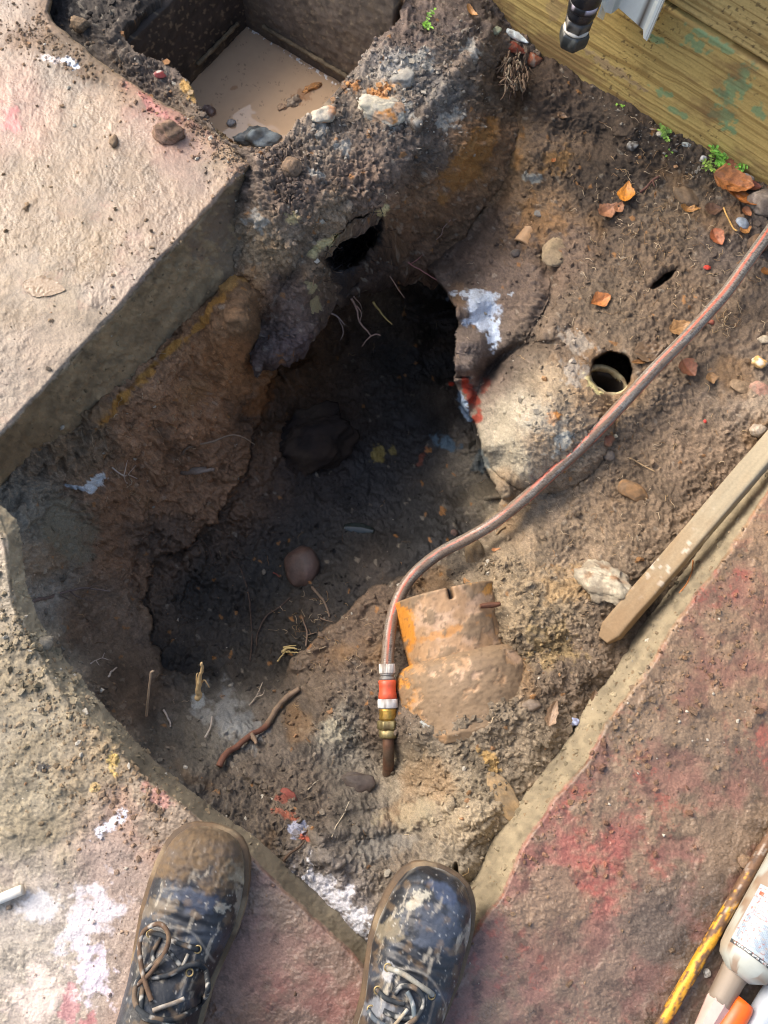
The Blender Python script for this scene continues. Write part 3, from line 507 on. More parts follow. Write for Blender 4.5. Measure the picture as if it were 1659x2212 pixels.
    sc = (lin(style['side']) * (1 + (.35 * sstep(420, 200, U) if name == 'pavement' else 0 * U))[..., None]) * (1 - .25 * sstep(.1, .3, fbm(X * 14, Y * 14, 5, seed + 34, .6)) + .30 * fbm(X * 40, Y * 40, 5, seed + 18) + .25 * (id2 - .5) + .25 * fbm(sx_ * 20, sy_ * 90, 3, seed + 19))[..., None]
    C = C * istop[..., None] + sc * (1 - istop)[..., None]
    R = style['r0'] + style['r1'] * (1 - mudm) + .45 * cr + .12 * fbm(X * 25, Y * 25, 3, seed + 20); R = R * istop + .85 * (1 - istop)
    C = np.concatenate([C, np.clip(R, .12, 1)[..., None]], -1).astype(f4)
    for q in paint: patch(C, U, V, *q[0], **q[1])
    o = build_sheet(name, us, vs, Z, mask, D, C, M_MUD); tag(o, kind='structure'); return o
SL = dict(hue=(.95, .93, .82), gain=.66, sk=-1, red=lambda U, V: 0 * U + .12, m0=-.25, m1=.1, mf=6, bias=lambda U, V: .15 + 0 * U, ang=math.radians(62), lump=.92, rid=.9, cover=.9, spk=.10, dk=.16, side=(138, 118, 88), r0=.30, r1=.12,
  crumbs=lambda U, V: np.clip(np.exp(-(line_dist(U, V, [(100, 20), (150, 90), (270, 180), (430, 280), (530, 350)]) / 38) ** 2) + .9 * np.exp(-(line_dist(U, V, [(40, 90), (110, 90), (200, 150)]) / 30) ** 2) + .35 * sstep(560, 760, V) + .3 * np.exp(-((U - 480) / 60) ** 2 - ((V - 400) / 60) ** 2), 0, 1))
slab('paving_slab', grid_axes(-30, 640, -30, 1090, 2.1, -700, 660, -700, 1700), EL_TOP, EL_BOT, [(20,230,(190,112,105),50),(300,235,(186,130,120),50),(100,400,(186,160,136)),(200,600,(184,164,140)),(60,800,(176,156,138)),(300,560,(190,158,146)),(150,150,(178,158,142))],
  .14, 101, [((490, 470, 46, 130, 42, (108, 90, 72), .85, .6, .9, .03), dict(rough=.85, seed=23)), ((500, 560, 60, 50, 0, (112, 96, 78), .7, .6, .9, .03), dict(rough=.85, seed=24)), ((20, 255, 26, 40, 0, (186, 96, 96), .7, .6, .9, .03), dict(rough=.35, seed=3)), ((330, 230, 60, 12, 38, (190, 112, 104), .6, .5, .9, .03), dict(rough=.4, seed=4)), ((155, 138, 24, 10, 15, (236, 240, 244), .95, .3, .9, .06), dict(rough=.5, seed=5)), ((110, 128, 24, 8, 10, (226, 214, 206), .7, .3, .9, .06), dict(rough=.5, seed=6))],
  .8, [(100,400,(150,124,94)),(300,350,(156,132,106)),(430,330,(184,158,132)),(200,550,(158,132,100)),(60,620,(160,134,100)),(400,420,(180,152,128)),(100,760,(168,146,128)),(250,640,(174,152,136)),(40,880,(170,152,136)),(50,60,(166,138,116)),(160,130,(140,118,96)),(200,260,(176,148,120)),(350,280,(188,154,134)),(30,260,(182,140,120))], SL)
def ncr(U, V):
    a = sdf(U, V, [(-200, 1300), (40, 1380), (180, 1540), (300, 1660), (330, 1720), (250, 1800), (150, 1850), (-200, 1830)]); b = 1.0 * sstep(-60, 30, a)
    return np.clip(b * (.75 + .5 * fbm(U * .012, V * .012, 3, 5)) + .5 * np.exp(-((U - 380) / 60) ** 2 - ((V - 1780) / 50) ** 2) * 1, 0, 1) * sstep(1000, 900, U)
SN = dict(hue=(1.02, 1.0, .86), gain=.72, sk=1, red=lambda U, V: .85 * sstep(940, 1060, U) * .55 + .2 * sstep(520, 600, U) * sstep(900, 800, U), m0=-.15, m1=.40, mf=13, bias=lambda U, V: np.where(U > 900, .12, .05) + .35 * sstep(1850, 1700, V) * sstep(700, 500, U) + .12 * sstep(1100, 1200, U), ang=math.radians(50), lump=.90, rid=.5, cover=.90, spk=.12, dk=.34, side=(140, 128, 104), r0=.34, r1=.04, crumbs=lambda U, V: np.clip(ncr(U, V) + .35 * sstep(.1, .5, fbm(U * .02, V * .02, 4, 9)) * sstep(1000, 1100, U), 0, 1))
NPAINT = [((190, 1990, 110, 60, -50, (214, 208, 212), .75, .6, 1.0, .02), dict(rough=.3, seed=7)), ((80, 1960, 60, 40, 0, (206, 204, 204), .7, .6, 1.0, .025), dict(rough=.35, seed=8)), ((200, 2110, 50, 70, 0, (216, 206, 216), .8, .5, 1.0, .03), dict(rough=.3, seed=9)), ((90, 2150, 90, 70, 0, (226, 206, 192), .7, .6, .8, .02), dict(rough=.35, seed=10)),
  ((240, 1780, 14, 44, 50, (214, 216, 224), .9, .4, .9, .05), dict(rough=.35, seed=11)), ((245, 1645, 12, 26, 0, (214, 184, 110), .8, .3, .8, .06), dict(rough=.8, seed=12)), ((205, 1700, 14, 12, 0, (206, 176, 116), .7, .3, .8, .06), dict(rough=.8, seed=13)), ((95, 1660, 16, 14, 0, (34, 34, 38), .85, .4, .9, .06), dict(rough=.6, seed=14)),
  ((340, 1720, 40, 20, 30, (196, 138, 124), .6, .5, .9, .04), dict(rough=.4, seed=15)), ((150, 2180, 24, 60, 10, (186, 122, 126), .6, .5, 1, .03), dict(rough=.3, seed=16)), ((190, 2210, 18, 30, 10, (186, 112, 116), .6, .5, 1, .03), dict(rough=.3, seed=21)), ((10, 1890, 22, 34, 0, (112, 100, 92), .6, .5, 1, .03), dict(rough=.6, seed=22))]
slab('pavement', grid_axes(-30, 1690, 940, 2245, 2.15, -700, 2500, 500, 3000), EN_TOP, EN_BOT, [(100,2000,(196,184,180)),(250,1900,(178,156,150)),(350,1780,(180,146,132)),(100,1700,(170,158,140)),(600,2050,(160,126,118)),(620,2150,(152,108,102)),(700,2200,(150,106,102)),(500,2180,(160,128,116)),(1200,2000,(146,110,98)),(1400,1700,(148,108,94)),(1550,1400,(146,104,88)),(1100,2150,(150,110,102)),(1350,2050,(142,104,96)),(1620,1200,(150,104,88)),(1500,2100,(130,100,94)),(1300,1900,(176,98,90)),(1450,2000,(140,102,96))],
  .135, 151, NPAINT, 1.0, [(100,1550,(164,150,128)),(200,1650,(162,144,120)),(60,1750,(156,144,124)),(280,1800,(164,146,132)),(100,2000,(186,176,168)),(300,2000,(166,148,140)),(600,2050,(150,128,116)),(500,2200,(138,108,92)),(700,2180,(146,124,116)),(1200,1900,(148,124,106)),(1400,1700,(150,128,106)),(1550,1400,(154,128,104)),(1620,1200,(158,130,104)),(1300,2100,(136,116,104)),(1550,1700,(136,116,98)),(1450,2050,(110,98,90)),(1300,1750,(146,124,104))], SN)
# ================================================================== objects
def projv(V):
    q = (np.asarray(V) - np.array([0, 0, CAMH])) @ RM; return CX + F * q[:, 0] / -q[:, 2], CY - F * q[:, 1] / -q[:, 2]
def mpp(u, v, z=-.1): return float(np.linalg.norm(unproj(u + 1, v, z) - unproj(u, v, z)))
def ell(u, v, x, y, rx, ry, ang=0, amp=.35, f=.06, seed=0, soft=.3):
    a = math.radians(ang); dx = (u - x) * math.cos(a) + (v - y) * math.sin(a); dy = -(u - x) * math.sin(a) + (v - y) * math.cos(a)
    return sstep(0, soft, 1 - np.sqrt((dx / rx) ** 2 + (dy / ry) ** 2) + amp * fbm(u * f, v * f, 4, seed, .6))
def mixc(C, m, c, rough=None):
    C[:, :3] = C[:, :3] * (1 - m[:, None]) + lin(c) * m[:, None]
    if rough is not None: C[:, 3] = C[:, 3] * (1 - m) + rough * m
    return C
def vary(V, c, rough=.8, k=.2, f=60, seed=0):
    n = n3(V, f, seed) * k + n3(V, f * 4, seed + 1) * k * .6
    return np.concatenate([lin(c)[None] * np.clip(1 + n, .3, 1.8)[:, None], np.full((len(V), 1), rough)], 1)
# ---------------------------------------------------------------- drain chamber, water
ZW = -.22; K = np.array(P(533, 58, ZW)); ka = np.array(P(416, 178, ZW)) - K; kb = np.array(P(727, 182, ZW)) - K
ka[2] = kb[2] = 0; ka /= np.linalg.norm(ka); kb /= np.linalg.norm(kb); kb = kb - ka * kb.dot(ka) * .6; kb /= np.linalg.norm(kb)
cc = np.array(P(556, 336, -.03)) - K; al, be = np.linalg.solve(np.array([ka[:2], kb[:2]]).T, cc[:2]); al = max(al, .2); be = max(be, .2)
root = empty('drain_chamber', (K[0], K[1], ZW - .12), 'square dark drain chamber with muddy water inside, at the top of the hole', 'drain')
def wallgrid(p0, e, L, z0, z1, nrm, th, seed):
    ns = int(L / .003); nz = int((z1 - z0) / .003); s, z = np.meshgrid(np.linspace(-th, L + th, ns), np.linspace(z0, z1, nz))
    d = .0025 * fbm(s * 14, z * 14, 4, seed) + .0015 * fbm(s * 80, z * 80, 3, seed + 1)
    V = p0[None, None] + e * s[..., None] + np.array([0, 0, 1.0]) * (z - p0[2])[..., None] + nrm * d[..., None]
    back = V - nrm * (th + d[..., None]); n = ns * nz; A = []
    idx = np.arange(n).reshape(nz, ns); f = np.stack([idx[:-1, :-1], idx[:-1, 1:], idx[1:, 1:], idx[1:, :-1]], -1).reshape(-1, 4)
    rim = list(idx[0, :]) + list(idx[1:, -1]) + list(idx[-1, -2::-1]) + list(idx[-2:0:-1, 0]); rim = np.array(rim)
    r2 = np.roll(rim, -1); fs = np.stack([r2, rim, rim + n, r2 + n], 1)
    VV = np.concatenate([V.reshape(-1, 3), back.reshape(-1, 3)]); Fa = np.concatenate([f, f[:, ::-1] + n, fs]); return VV, Fa, np.concatenate([s.ravel(), s.ravel()]), np.concatenate([z.ravel(), z.ravel()])
for (p0, e, L, nrm, c, sd_) in ((K, ka, al, kb, (64, 56, 50), 201), (K, kb, be, ka, (104, 92, 80), 202), (K + ka * al, kb, be, -ka, (84, 74, 64), 203), (K + kb * be, ka, al, -kb, (84, 74, 64), 204)):  # sun painted in: left wall toned darker, right wall lighter
    V_, F_, s_, z_ = wallgrid(p0, e, L, ZW - .12, {201: -.045, 202: .035}.get(sd_, -.075), nrm, .025, sd_)
    C_ = vary(V_, c, .75, .3, 30, sd_ % 40); m = sstep(.1, .5, fbm(s_ * 12, z_ * 12, 4, sd_)); C_ = mixc(C_, m * .5, (120, 104, 84)); m = sstep(.35, .5, fbm(s_ * 90, z_ * 90, 3, sd_ + 1)); C_ = mixc(C_, m * .5, (150, 132, 106))
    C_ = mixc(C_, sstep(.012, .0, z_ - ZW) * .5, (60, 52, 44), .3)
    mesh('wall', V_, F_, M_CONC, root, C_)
for (p0, e, L, nrm, r_, sd_) in ((K, ka, .15, kb, (.03, .16), 205), (K, kb, .3, ka, (.05, .28), 206)):
    n = 90; s = np.linspace(r_[0], r_[1], n); pth = p0 + e * s[:, None] + nrm * .005 + np.array([0, 0, 1]) * (.030 + .0015 * perlin(s * 60, s * 0 + sd_)[:, None])
    V_, F_, S_, A_ = tube(pth, .0042 * (1 + .4 * perlin(s * 90, s * 0 + 3)), 8); mesh('ledge', V_, F_, M_CONC, root, vary(V_, (112, 98, 76), .8, .45, 60, 7))
n = 180; a_, b_ = np.meshgrid(np.linspace(-.01, al + .01, n), np.linspace(-.01, be + .01, n)); VV = K + ka * a_[..., None] + kb * b_[..., None]; VV[..., 2] = ZW + .0003 * fbm(a_ * 30, b_ * 30, 2, 4)
ii = np.arange(n * n).reshape(n, n); ff = np.stack([ii[:-1, :-1], ii[:-1, 1:], ii[1:, 1:], ii[1:, :-1]], -1).reshape(-1, 4); VV = VV.reshape(-1, 3)
if (VV[ff[0, 1]] - VV[ff[0, 0]])[0] * (VV[ff[0, 3]] - VV[ff[0, 0]])[1] - (VV[ff[0, 1]] - VV[ff[0, 0]])[1] * (VV[ff[0, 3]] - VV[ff[0, 0]])[0] < 0: ff = ff[:, ::-1]
M_WATER = vc_mat('murky_water', .03, 20, .05, 30, .001, spec=.5)
u_, v_ = projv(VV); C_ = vary(VV, (196, 166, 134), .03, .04, 20, 3)
for (x, y, rx, ry, s) in ((655, 205, 26, 16, 1), (505, 190, 10, 6, 2), (640, 215, 22, 12, 3), (455, 240, 14, 16, 4)): C_ = mixc(C_, ell(u_, v_, x, y, rx, ry, -30, .9, .1, s) * .5, (150, 104, 70))
sp_ = sstep(.40, .46, fbm(u_ * .16, v_ * .16, 3, 12)) + sstep(.12, .3, fbm(u_ * .05, v_ * .05, 5, 14, .7)) * .25 * sstep(60, 20, np.abs((v_ - 60) - (u_ - 533) * .62)); C_ = mixc(C_, np.clip(sp_, 0, 1) * sstep(.1, .4, fbm(u_ * .03, v_ * .03, 3, 31)) * .6, (110, 92, 72), .5); C_ = mixc(C_, sstep(.2, .3, fbm(u_ * .12, v_ * .12, 4, 15)) * sstep(7, 3, np.abs((v_ - 58) - (u_ - 533) * .635)), (236, 232, 224), .5)
o = mesh('water', VV, np.ascontiguousarray(ff), M_WATER, None, C_); tag(o, kind='structure')

# ---------------------------------------------------------------- stones, clods, shards
def stone(name, label, cat, u, v, rx, ry, ang, c, seed, hz=.6, sink=.35, ang_=.5, rough=.12, c2=None, tilt=(0, 0), sub=4, z=None, rgh=.8, mat=None, group=None, k=.25, c2m=0.05):
    p = surf(u, v) if z is None else unproj(u, v, z)
    if surf(u, v) is None: return
    s = mpp(u, v, float(p[2])); V_, F_ = rock_shape(sub, seed, ang_, rough)
    rz = min(rx, ry) * hz; V_ = V_ * np.array([rx, ry, rz]) * s; R_ = rot3(math.radians(tilt[0]), math.radians(tilt[1]), math.radians(-ang)); Vw = V_ @ R_.T + p + np.array([0, 0, rz * s * (1 - 2 * sink)])
    V_l = V_ / (max(rx, ry) * s); C_ = np.concatenate([lin(c)[None] * np.clip(1 + k * n3(V_l, 2.5, seed % 30) * 1.4 + k * n3(V_l, 9, seed % 31), .35, 1.7)[:, None], np.full((len(V_l), 1), rgh)], 1)
    if c2 is not None: C_ = mixc(C_, sstep(c2m, c2m + .2, n3(V_l, 1.6, seed % 29)), c2)
    dm = sstep(-.15, .45, n3(V_l, 3.2, seed % 27) + .5 * n3(V_l, 11, seed % 23) + .35 - .9 * (V_l[:, 2] / (np.abs(V_l[:, 2]).max() + 1e-9)) * .5) * (.55 if rgh > .5 else .2)
    sc_c = surf(u, v, 0, 1)[2][:3] if z is None else lin((110, 92, 74)); C_[:, :3] = C_[:, :3] * (1 - dm[:, None]) + np.asarray(sc_c) * dm[:, None]
    o = mesh(name, Vw, F_, mat or M_STONE, None, C_); return tag(o, label, cat, group)
stone('soil_clod', 'large black crumbly root-bound soil clod on the pit floor under the overhang', 'soil clod', 645, 960, 118, 70, -24, (44, 36, 32), 31, .75, .55, .1, .34, c2=(66, 54, 44), sub=5, rgh=.9, mat=M_SOIL, k=.5)
stone('rock', 'rounded reddish-brown wet rock lying on the dark pit floor', 'rock', 657, 1230, 44, 46, 10, (82, 64, 56), 32, .6, .35, .35, .08, c2=(82, 66, 60), rgh=.45)
stone('rock', 'pale broken flint-like rock beside the muddy end of the wooden stake', 'rock', 1302, 1262, 66, 44, 62, (170, 160, 138), 33, .65, .4, 1.0, .34, c2=(140, 110, 82), sub=5, tilt=(8, -14), c2m=.0)
stone('rock', 'smooth brown angular rock half buried right of the hose', 'rock', 1366, 1066, 36, 22, 35, (136, 104, 70), 34, .6, .45, .7, .08)
stone('soil_clod', 'lumpy tan mud clod sitting on the wet slab near the chamber', 'soil clod', 362, 290, 34, 24, 12, (112, 90, 70), 35, .8, .25, .2, .3, rgh=.7, mat=M_SOIL)
stone('soil_clod', 'small pointed mud clod on the wet slab, left of the bigger clod', 'soil clod', 244, 308, 10, 15, 0, (140, 118, 92), 36, .8, .25, .4, .3, sub=3, mat=M_SOIL)
stone('concrete_lump', 'pale concrete lump with rusty orange grit on top of the bank', 'concrete lump', 822, 238, 56, 40, 28, (166, 160, 142), 37, .6, .5, .7, .26, c2=(186, 130, 72), sub=5)
stone('concrete_lump', 'grey concrete lump on the bank under the weed', 'concrete lump', 872, 172, 34, 26, -30, (150, 146, 136), 38, .6, .5, .7, .28, c2=(180, 140, 92), sub=4, c2m=.2)
stone('rubble_chunk', 'white and tan rubble chunk at the front edge of the water', 'rubble', 698, 262, 34, 22, -30, (186, 176, 156), 39, .7, .4, .8, .24, c2=(176, 128, 90))
stone('rubble_chunk', 'grey blue stone standing in the muddy water by the front rim', 'rubble', 556, 300, 46, 22, -12, (112, 118, 116), 40, .9, .5, .3, .4, z=ZW, c2=(150, 160, 160), rgh=.4)
stone('rubble_chunk', 'small wet grey stone poking out of the muddy water', 'rubble', 501, 268, 12, 9, 0, (150, 148, 146), 41, .8, .3, .6, .2, z=ZW, sub=3, rgh=.3)
stone('rubble_chunk', 'rusty wet stone in the water by the left soil rim', 'rubble', 452, 242, 15, 13, 20, (112, 88, 76), 42, .8, .3, .6, .25, z=ZW, sub=3, rgh=.35, c2=(160, 140, 130))
for i, (u, v, rx, ry, c) in enumerate(((672, 190, 22, 9, (196, 140, 84)), (634, 220, 20, 12, (170, 152, 130)), (610, 232, 9, 8, (180, 150, 120)))):
    stone('grit_lump', ('orange rusty grit floating in the right side of the water', 'pale grit lump floating left of the orange grit', 'tiny pale grit lump in the middle of the water')[i], 'grit lump', u, v, rx, ry, -30, c, 43 + i, .6, .5, .4, .5, z=ZW, sub=4, group='grit lumps in the water')
stone('soil_clod', 'brown crumbly clod on the bank crest', 'soil clod', 628, 372, 20, 26, 0, (126, 104, 82), 46, .8, .3, .3, .3, mat=M_SOIL)
stone('soil_clod', 'round tan clod left of the weed strip at the top corner', 'soil clod', 178, 62, 22, 18, 0, (134, 112, 86), 47, .8, .3, .3, .28, mat=M_SOIL)
stone('stone', 'smooth blue-grey pebble below the big leaf pile', 'stone', 1599, 487, 12, 17, -30, (140, 150, 160), 48, .6, .3, .1, .04, sub=3, rgh=.4)
stone('stone', 'dark brown rounded stone beside the hose at the right edge', 'stone', 1636, 530, 27, 22, -20, (104, 82, 62), 49, .7, .3, .25, .08)
stone('stone', 'large rough grey stone right of the big leaf pile', 'stone', 1650, 446, 38, 30, 15, (146, 134, 122), 50, .7, .35, .5, .2, c2=(112, 102, 94))
stone('stone', 'rough grey stone wedged under the wooden board above the leaves', 'stone', 1602, 396, 24, 16, 20, (156, 150, 144), 51, .8, .3, .6, .22)
stone('stone', 'white pebble at the foot of the wooden board', 'stone', 1514, 350, 9, 8, 0, (206, 206, 204), 52, .8, .25, .3, .1, sub=3)
stone('stone', 'flat pale stone chip against the foot of the board', 'stone', 1479, 317, 13, 6, 15, (176, 182, 176), 53, .6, .3, .5, .1, sub=3)
stone('stone', 'white stone chip at the left end of the small weeds', 'stone', 1428, 292, 11, 8, 0, (196, 188, 172), 54, .8, .3, .6, .2, sub=3)
stone('stone', 'black and white speckled stone left of the hose top', 'stone', 1366, 316, 14, 12, -30, (150, 148, 142), 55, .8, .3, .5, .2, c2=(58, 56, 54), sub=3, c2m=-.05)
stone('stone', 'brown elongated stone above the two orange leaves', 'stone', 1480, 425, 20, 34, -40, (112, 92, 70), 56, .6, .4, .4, .15)
stone('stone', 'tan earth-coloured stone with root hairs in the right bank', 'stone', 1204, 545, 30, 38, 25, (146, 128, 100), 57, .35, .55, .5, .14)
stone('stone', 'grey slate chip above the tile shard', 'stone', 1163, 466, 12, 8, 0, (120, 118, 112), 58, .5, .3, .8, .1, sub=3)
stone('stone', 'small dark grey pebble left of the tile shard', 'stone', 1111, 546, 12, 9, 0, (84, 80, 76), 59, .7, .3, .3, .1, sub=3)
stone('stone', 'red-brown pebble touching the hose near a leaf', 'stone', 1534, 697, 8, 7, 0, (150, 82, 66), 60, .8, .3, .4, .1, sub=3)
stone('stone', 'pink flat stone right of the tan pitted stone', 'stone', 1640, 840, 24, 18, 30, (168, 128, 110), 61, .5, .4, .5, .1)
stone('stone', 'tan pitted stone at the right edge below the diamond leaf', 'stone', 1597, 837, 24, 17, 15, (140, 118, 92), 62, .6, .4, .3, .2)
stone('stone', 'yellow-white crumbly stone at the right edge', 'stone', 1636, 790, 20, 14, 10, (222, 176, 104), 63, .5, .4, .5, .3, c2=(214, 210, 196), sub=3)
stone('stone', 'cream stone flake above the yellow crumbly stone', 'stone', 1648, 735, 16, 10, 0, (190, 176, 150), 64, .5, .4, .7, .2, sub=3)
stone('stone', 'pale round stone above the top end of the stake', 'stone', 1632, 930, 18, 16, 0, (170, 156, 138), 65, .7, .4, .3, .2)
stone('stone', 'dark stone in the soil below the middle of the hose', 'stone', 1311, 985, 14, 12, 0, (100, 92, 84), 66, .7, .35, .4, .15, sub=3)
stone('stone', 'rusty lump of brick in the soil beneath the hose', 'stone', 1309, 952, 18, 13, -30, (122, 78, 56), 67, .7, .35, .5, .2, sub=3)
stone('stone', 'white chip of stone just below the hose middle', 'stone', 1325, 941, 6, 5, 0, (222, 206, 170), 68, .7, .25, .6, .1, sub=3)
stone('stone', 'flat tan stone at the right corner below the clay pipe', 'stone', 1085, 1722, 60, 26, 55, (150, 126, 92), 69, .35, .5, .5, .12)
stone('stone', 'dark brown flat wet slab of soil below the brass fitting', 'stone', 770, 1700, 44, 28, 5, (70, 60, 54), 70, .35, .5, .4, .12, rgh=.5)
stone('stone', 'grey pebble in the soil under the loose leaf', 'stone', 1146, 1524, 22, 13, 5, (126, 112, 98), 71, .6, .4, .3, .1, sub=3)
stone('stone', 'rounded soil-crusted lump at the top of the clay pipe', 'stone', 1028, 1204, 24, 36, -10, (110, 92, 68), 72, .8, .4, .3, .25, mat=M_SOIL)
stone('stone', 'small reddish pebble on the dark pit floor, right side', 'stone', 978, 1153, 9, 8, 0, (104, 82, 74), 73, .7, .3, .3, .1, sub=3)
stone('stone', 'red brick lump in the soil near the left boot toe', 'stone', 622, 1718, 22, 12, 30, (122, 62, 52), 74, .6, .4, .5, .25, sub=3)
stone('stone', 'dark muddy lump against the rusty yellow rod', 'stone', 1608, 1862, 17, 15, 20, (118, 98, 76), 75, .7, .25, .4, .2)
stone('stone', 'white broken chip on the pavement between rod and bottle', 'stone', 1523, 2101, 9, 10, 20, (214, 208, 194), 76, .7, .25, .9, .1, sub=3)
stone('stone', 'greenish oval pebble beside the white strip under the board', 'stone', 1067, 67, 15, 10, 0, (150, 156, 130), 77, .7, .3, .15, .08, sub=3)
stone('brick_fragment', 'broken orange-red brick piece at the left foot of the board', 'brick', 1152, 130, 20, 16, 35, (142, 78, 50), 78, .9, .3, .9, .12, c2=(150, 128, 112), c2m=.25)
stone('brick_fragment', 'dark red broken brick under the white plaster strip', 'brick', 1108, 108, 26, 12, 35, (122, 54, 36), 79, .9, .4, .9, .15, c2=(84, 60, 52), c2m=.15)
stone('plaster_fragment', 'long white painted plaster strip lying against the foot of the board', 'plaster', 1108, 82, 36, 9, 37, (214, 222, 220), 80, .8, .25, .6, .1, c2=(196, 140, 124), c2m=.3)
stone('tile_shard', 'red and white triangular glazed shard in the soil beside the slab', 'shard', 347, 164, 18, 11, -35, (150, 66, 60), 81, .5, .2, 1.0, .03, c2=(206, 200, 186), sub=3, rgh=.35, tilt=(20, 15), c2m=.25)
stone('plastic_chip', 'small bright red chip in the soil left of the hose', 'chip', 1527, 578, 9, 6, -10, (206, 72, 56), 82, .4, .2, .8, .05, sub=3, rgh=.4)
stone('plastic_chip', 'tiny red chip in the soil near the stake top', 'chip', 1522, 912, 5, 5, 0, (196, 66, 56), 83, .5, .2, .8, .05, sub=2, rgh=.4)
stone('foil_scrap', 'crumpled pale blue foil scrap in the soil by the slab edge', 'foil scrap', 1237, 1559, 14, 10, 0, (170, 182, 214), 84, .6, .2, .9, .35, rgh=.25, sub=3, c2=(120, 124, 150))
stone('white_chip', 'white chip stuck on the clay pipe beside the rusty sliver', 'chip', 1028, 1319, 6, 5, 0, (230, 222, 198), 85, .6, .2, .7, .05, sub=2, z=-.142)
# curved tile shard and glass shard: thin bent plates
def bent(name, label, cat, u, v, lu, wu, ang, c, bend, th, mat, lift=.004, seed=1, tilt=0, outline=None, rgh=.5, z=None):
    p = surf(u, v, lift) if z is None else unproj(u, v, z); s = mpp(u, v, float(p[2])); n, k = 26, 16; a, b = np.meshgrid(np.linspace(-1, 1, n), np.linspace(-1, 1, k))
    wd = 1 + (outline(a) if outline else 0) + .07 * perlin(a * 3, a * 0 + seed)
    X_ = a * lu / 2 * s + b * 0; Y_ = b * wu / 2 * s * wd; Zt = -bend * (b ** 2) * wu * s * .5 + tilt * X_
    top = np.stack([X_, Y_, Zt], -1).reshape(-1, 3); bot = top - np.array([0, 0, th]); R_ = rot3(0, 0, math.radians(-ang)); VV = np.concatenate([top, bot]) @ R_.T + p; m = n * k
    idx = np.arange(m).reshape(k, n); f = np.stack([idx[:-1, :-1], idx[:-1, 1:], idx[1:, 1:], idx[1:, :-1]], -1).reshape(-1, 4)
    rim = np.array(list(idx[0, :]) + list(idx[1:, -1]) + list(idx[-1, -2::-1]) + list(idx[-2:0:-1, 0])); r2 = np.roll(rim, -1)
    o = mesh(name, VV, np.concatenate([f, f[:, ::-1] + m, np.stack([r2, rim, rim + m, r2 + m], 1)]), mat, None, vary(VV, c, rgh, .25, 90, seed)); return tag(o, label, cat)
bent('clay_shard', 'curved tan clay shard on the right bank, above the plastered face', 'clay shard', 1139, 502, 56, 30, -58, (170, 134, 96), .45, .006, M_CLAY, .008, 2, .12, lambda a: .18 * np.abs(a))
bent('glass_shard', 'dark curved broken glass piece on the pit floor', 'glass shard', 773, 1146, 66, 34, 8, (56, 64, 62), .5, .004, M_GLASS, .006, 3, .0, lambda a: -.5 * a ** 2, .15)
bent('rusty_sliver', 'rusty brown sliver lying across the clay pipe', 'sliver', 1060, 1306, 44, 12, -6, (96, 62, 44), .6, .004, M_RUST, 0, 4, 0, lambda a: -.3 * a ** 2, .7, z=-.130)
bent('slate_flake', 'thin grey slate flake pressed in the left wall below the slab', 'slate', 425, 1019, 52, 12, -8, (126, 112, 98), .2, .005, M_STONE, .010, 5, 0, lambda a: -.3 * a)

# ---------------------------------------------------------------- clay drain pipe
Az = np.array(P(972, 1262, -.132)) - np.array([0, 0, .078]); Bz = np.array(P(1036, 1510, -.125)) - np.array([0, 0, .095]); Lp = np.linalg.norm(Bz - Az)
root = empty('clay_pipe', tuple(Az), 'broken orange-brown glazed clay drain pipe with socket, half buried in soil', 'clay pipe')
prof = [(0, .066), (0, .083)] + [(x, .0835 - .004 * (x / (Lp * .6))) for x in np.linspace(.003, Lp * .60, 40)]
prof_i = [(Lp * .60, .062), (0.02, .0655), (0, .066)]
V_, F_, D_, A_ = lathe(Az, Bz, prof + prof_i, 220, close=False, fine=.002); u_, v_ = projv(V_)
V_[:, 2] += .0012 * n3(V_, 30, 3) + .0006 * n3(V_, 120, 4)
slot = np.exp(-((np.degrees((A_ + np.pi) % (2 * np.pi) - np.pi) + (-2)) / 2.2) ** 2) * (D_ < .016); t_ = (Bz - Az) / Lp
ctr = Az + t_ * D_[:, None]; V_ = V_ - (V_ - ctr) * slot[:, None] * .22
def claycol(V_, u_, v_, seed):
    C_ = vary(V_, (160, 128, 94), .5, .14, 60, seed); C_ = mixc(C_, sstep(-.05, .35, fbm(u_ * .016, v_ * .016, 4, seed)) * .9, (178, 148, 120)); C_ = mixc(C_, ell(u_, v_, 872, 1350, 30, 70, 0, .5, .03, 3) * .95, (198, 130, 44))
    C_ = mixc(C_, ell(u_, v_, 872, 1470, 26, 70, -8, .5, .03, 4) * .9, (194, 136, 62)); C_ = mixc(C_, ell(u_, v_, 1040, 1265, 44, 20, 10, .5, .05, 5) * .9, (198, 142, 66)); C_ = mixc(C_, ell(u_, v_, 985, 1360, 90, 12, -18, .6, .05, 6) * .8, (176, 124, 66))
    C_ = mixc(C_, ell(u_, v_, 1110, 1380, 50, 30, 0, .6, .05, 7) * .7, (186, 140, 84))
    mud = sstep(.08, .20, fbm(u_ * .014, v_ * .014, 6, seed + 4, .68) + .30 * sstep(1030, 1130, u_) + .22 * sstep(1400, 1470, v_) * sstep(870, 930, u_) + .06 + .10 * sstep(1385, 1400, v_)); C_ = mixc(C_, mud * .9, (126, 106, 82), .8)
    sp = sstep(.34, .46, fbm(u_ * .09, v_ * .09, 4, seed + 6)); return mixc(C_, sp * .45, (92, 74, 56), .85), mud
C_, mud = claycol(V_, u_, v_, 11); C_ = mixc(C_, np.clip(slot * 1.5, 0, 1), (40, 30, 24)); nrm = V_ - ctr; V_ = V_ + nrm / (np.linalg.norm(nrm, axis=1)[:, None] + 1e-9) * (mud * .0012 * (1 + fbm(u_ * .06, v_ * .06, 3, 2)))[:, None]
mesh('spigot', V_, F_, M_CLAY, root, C_)
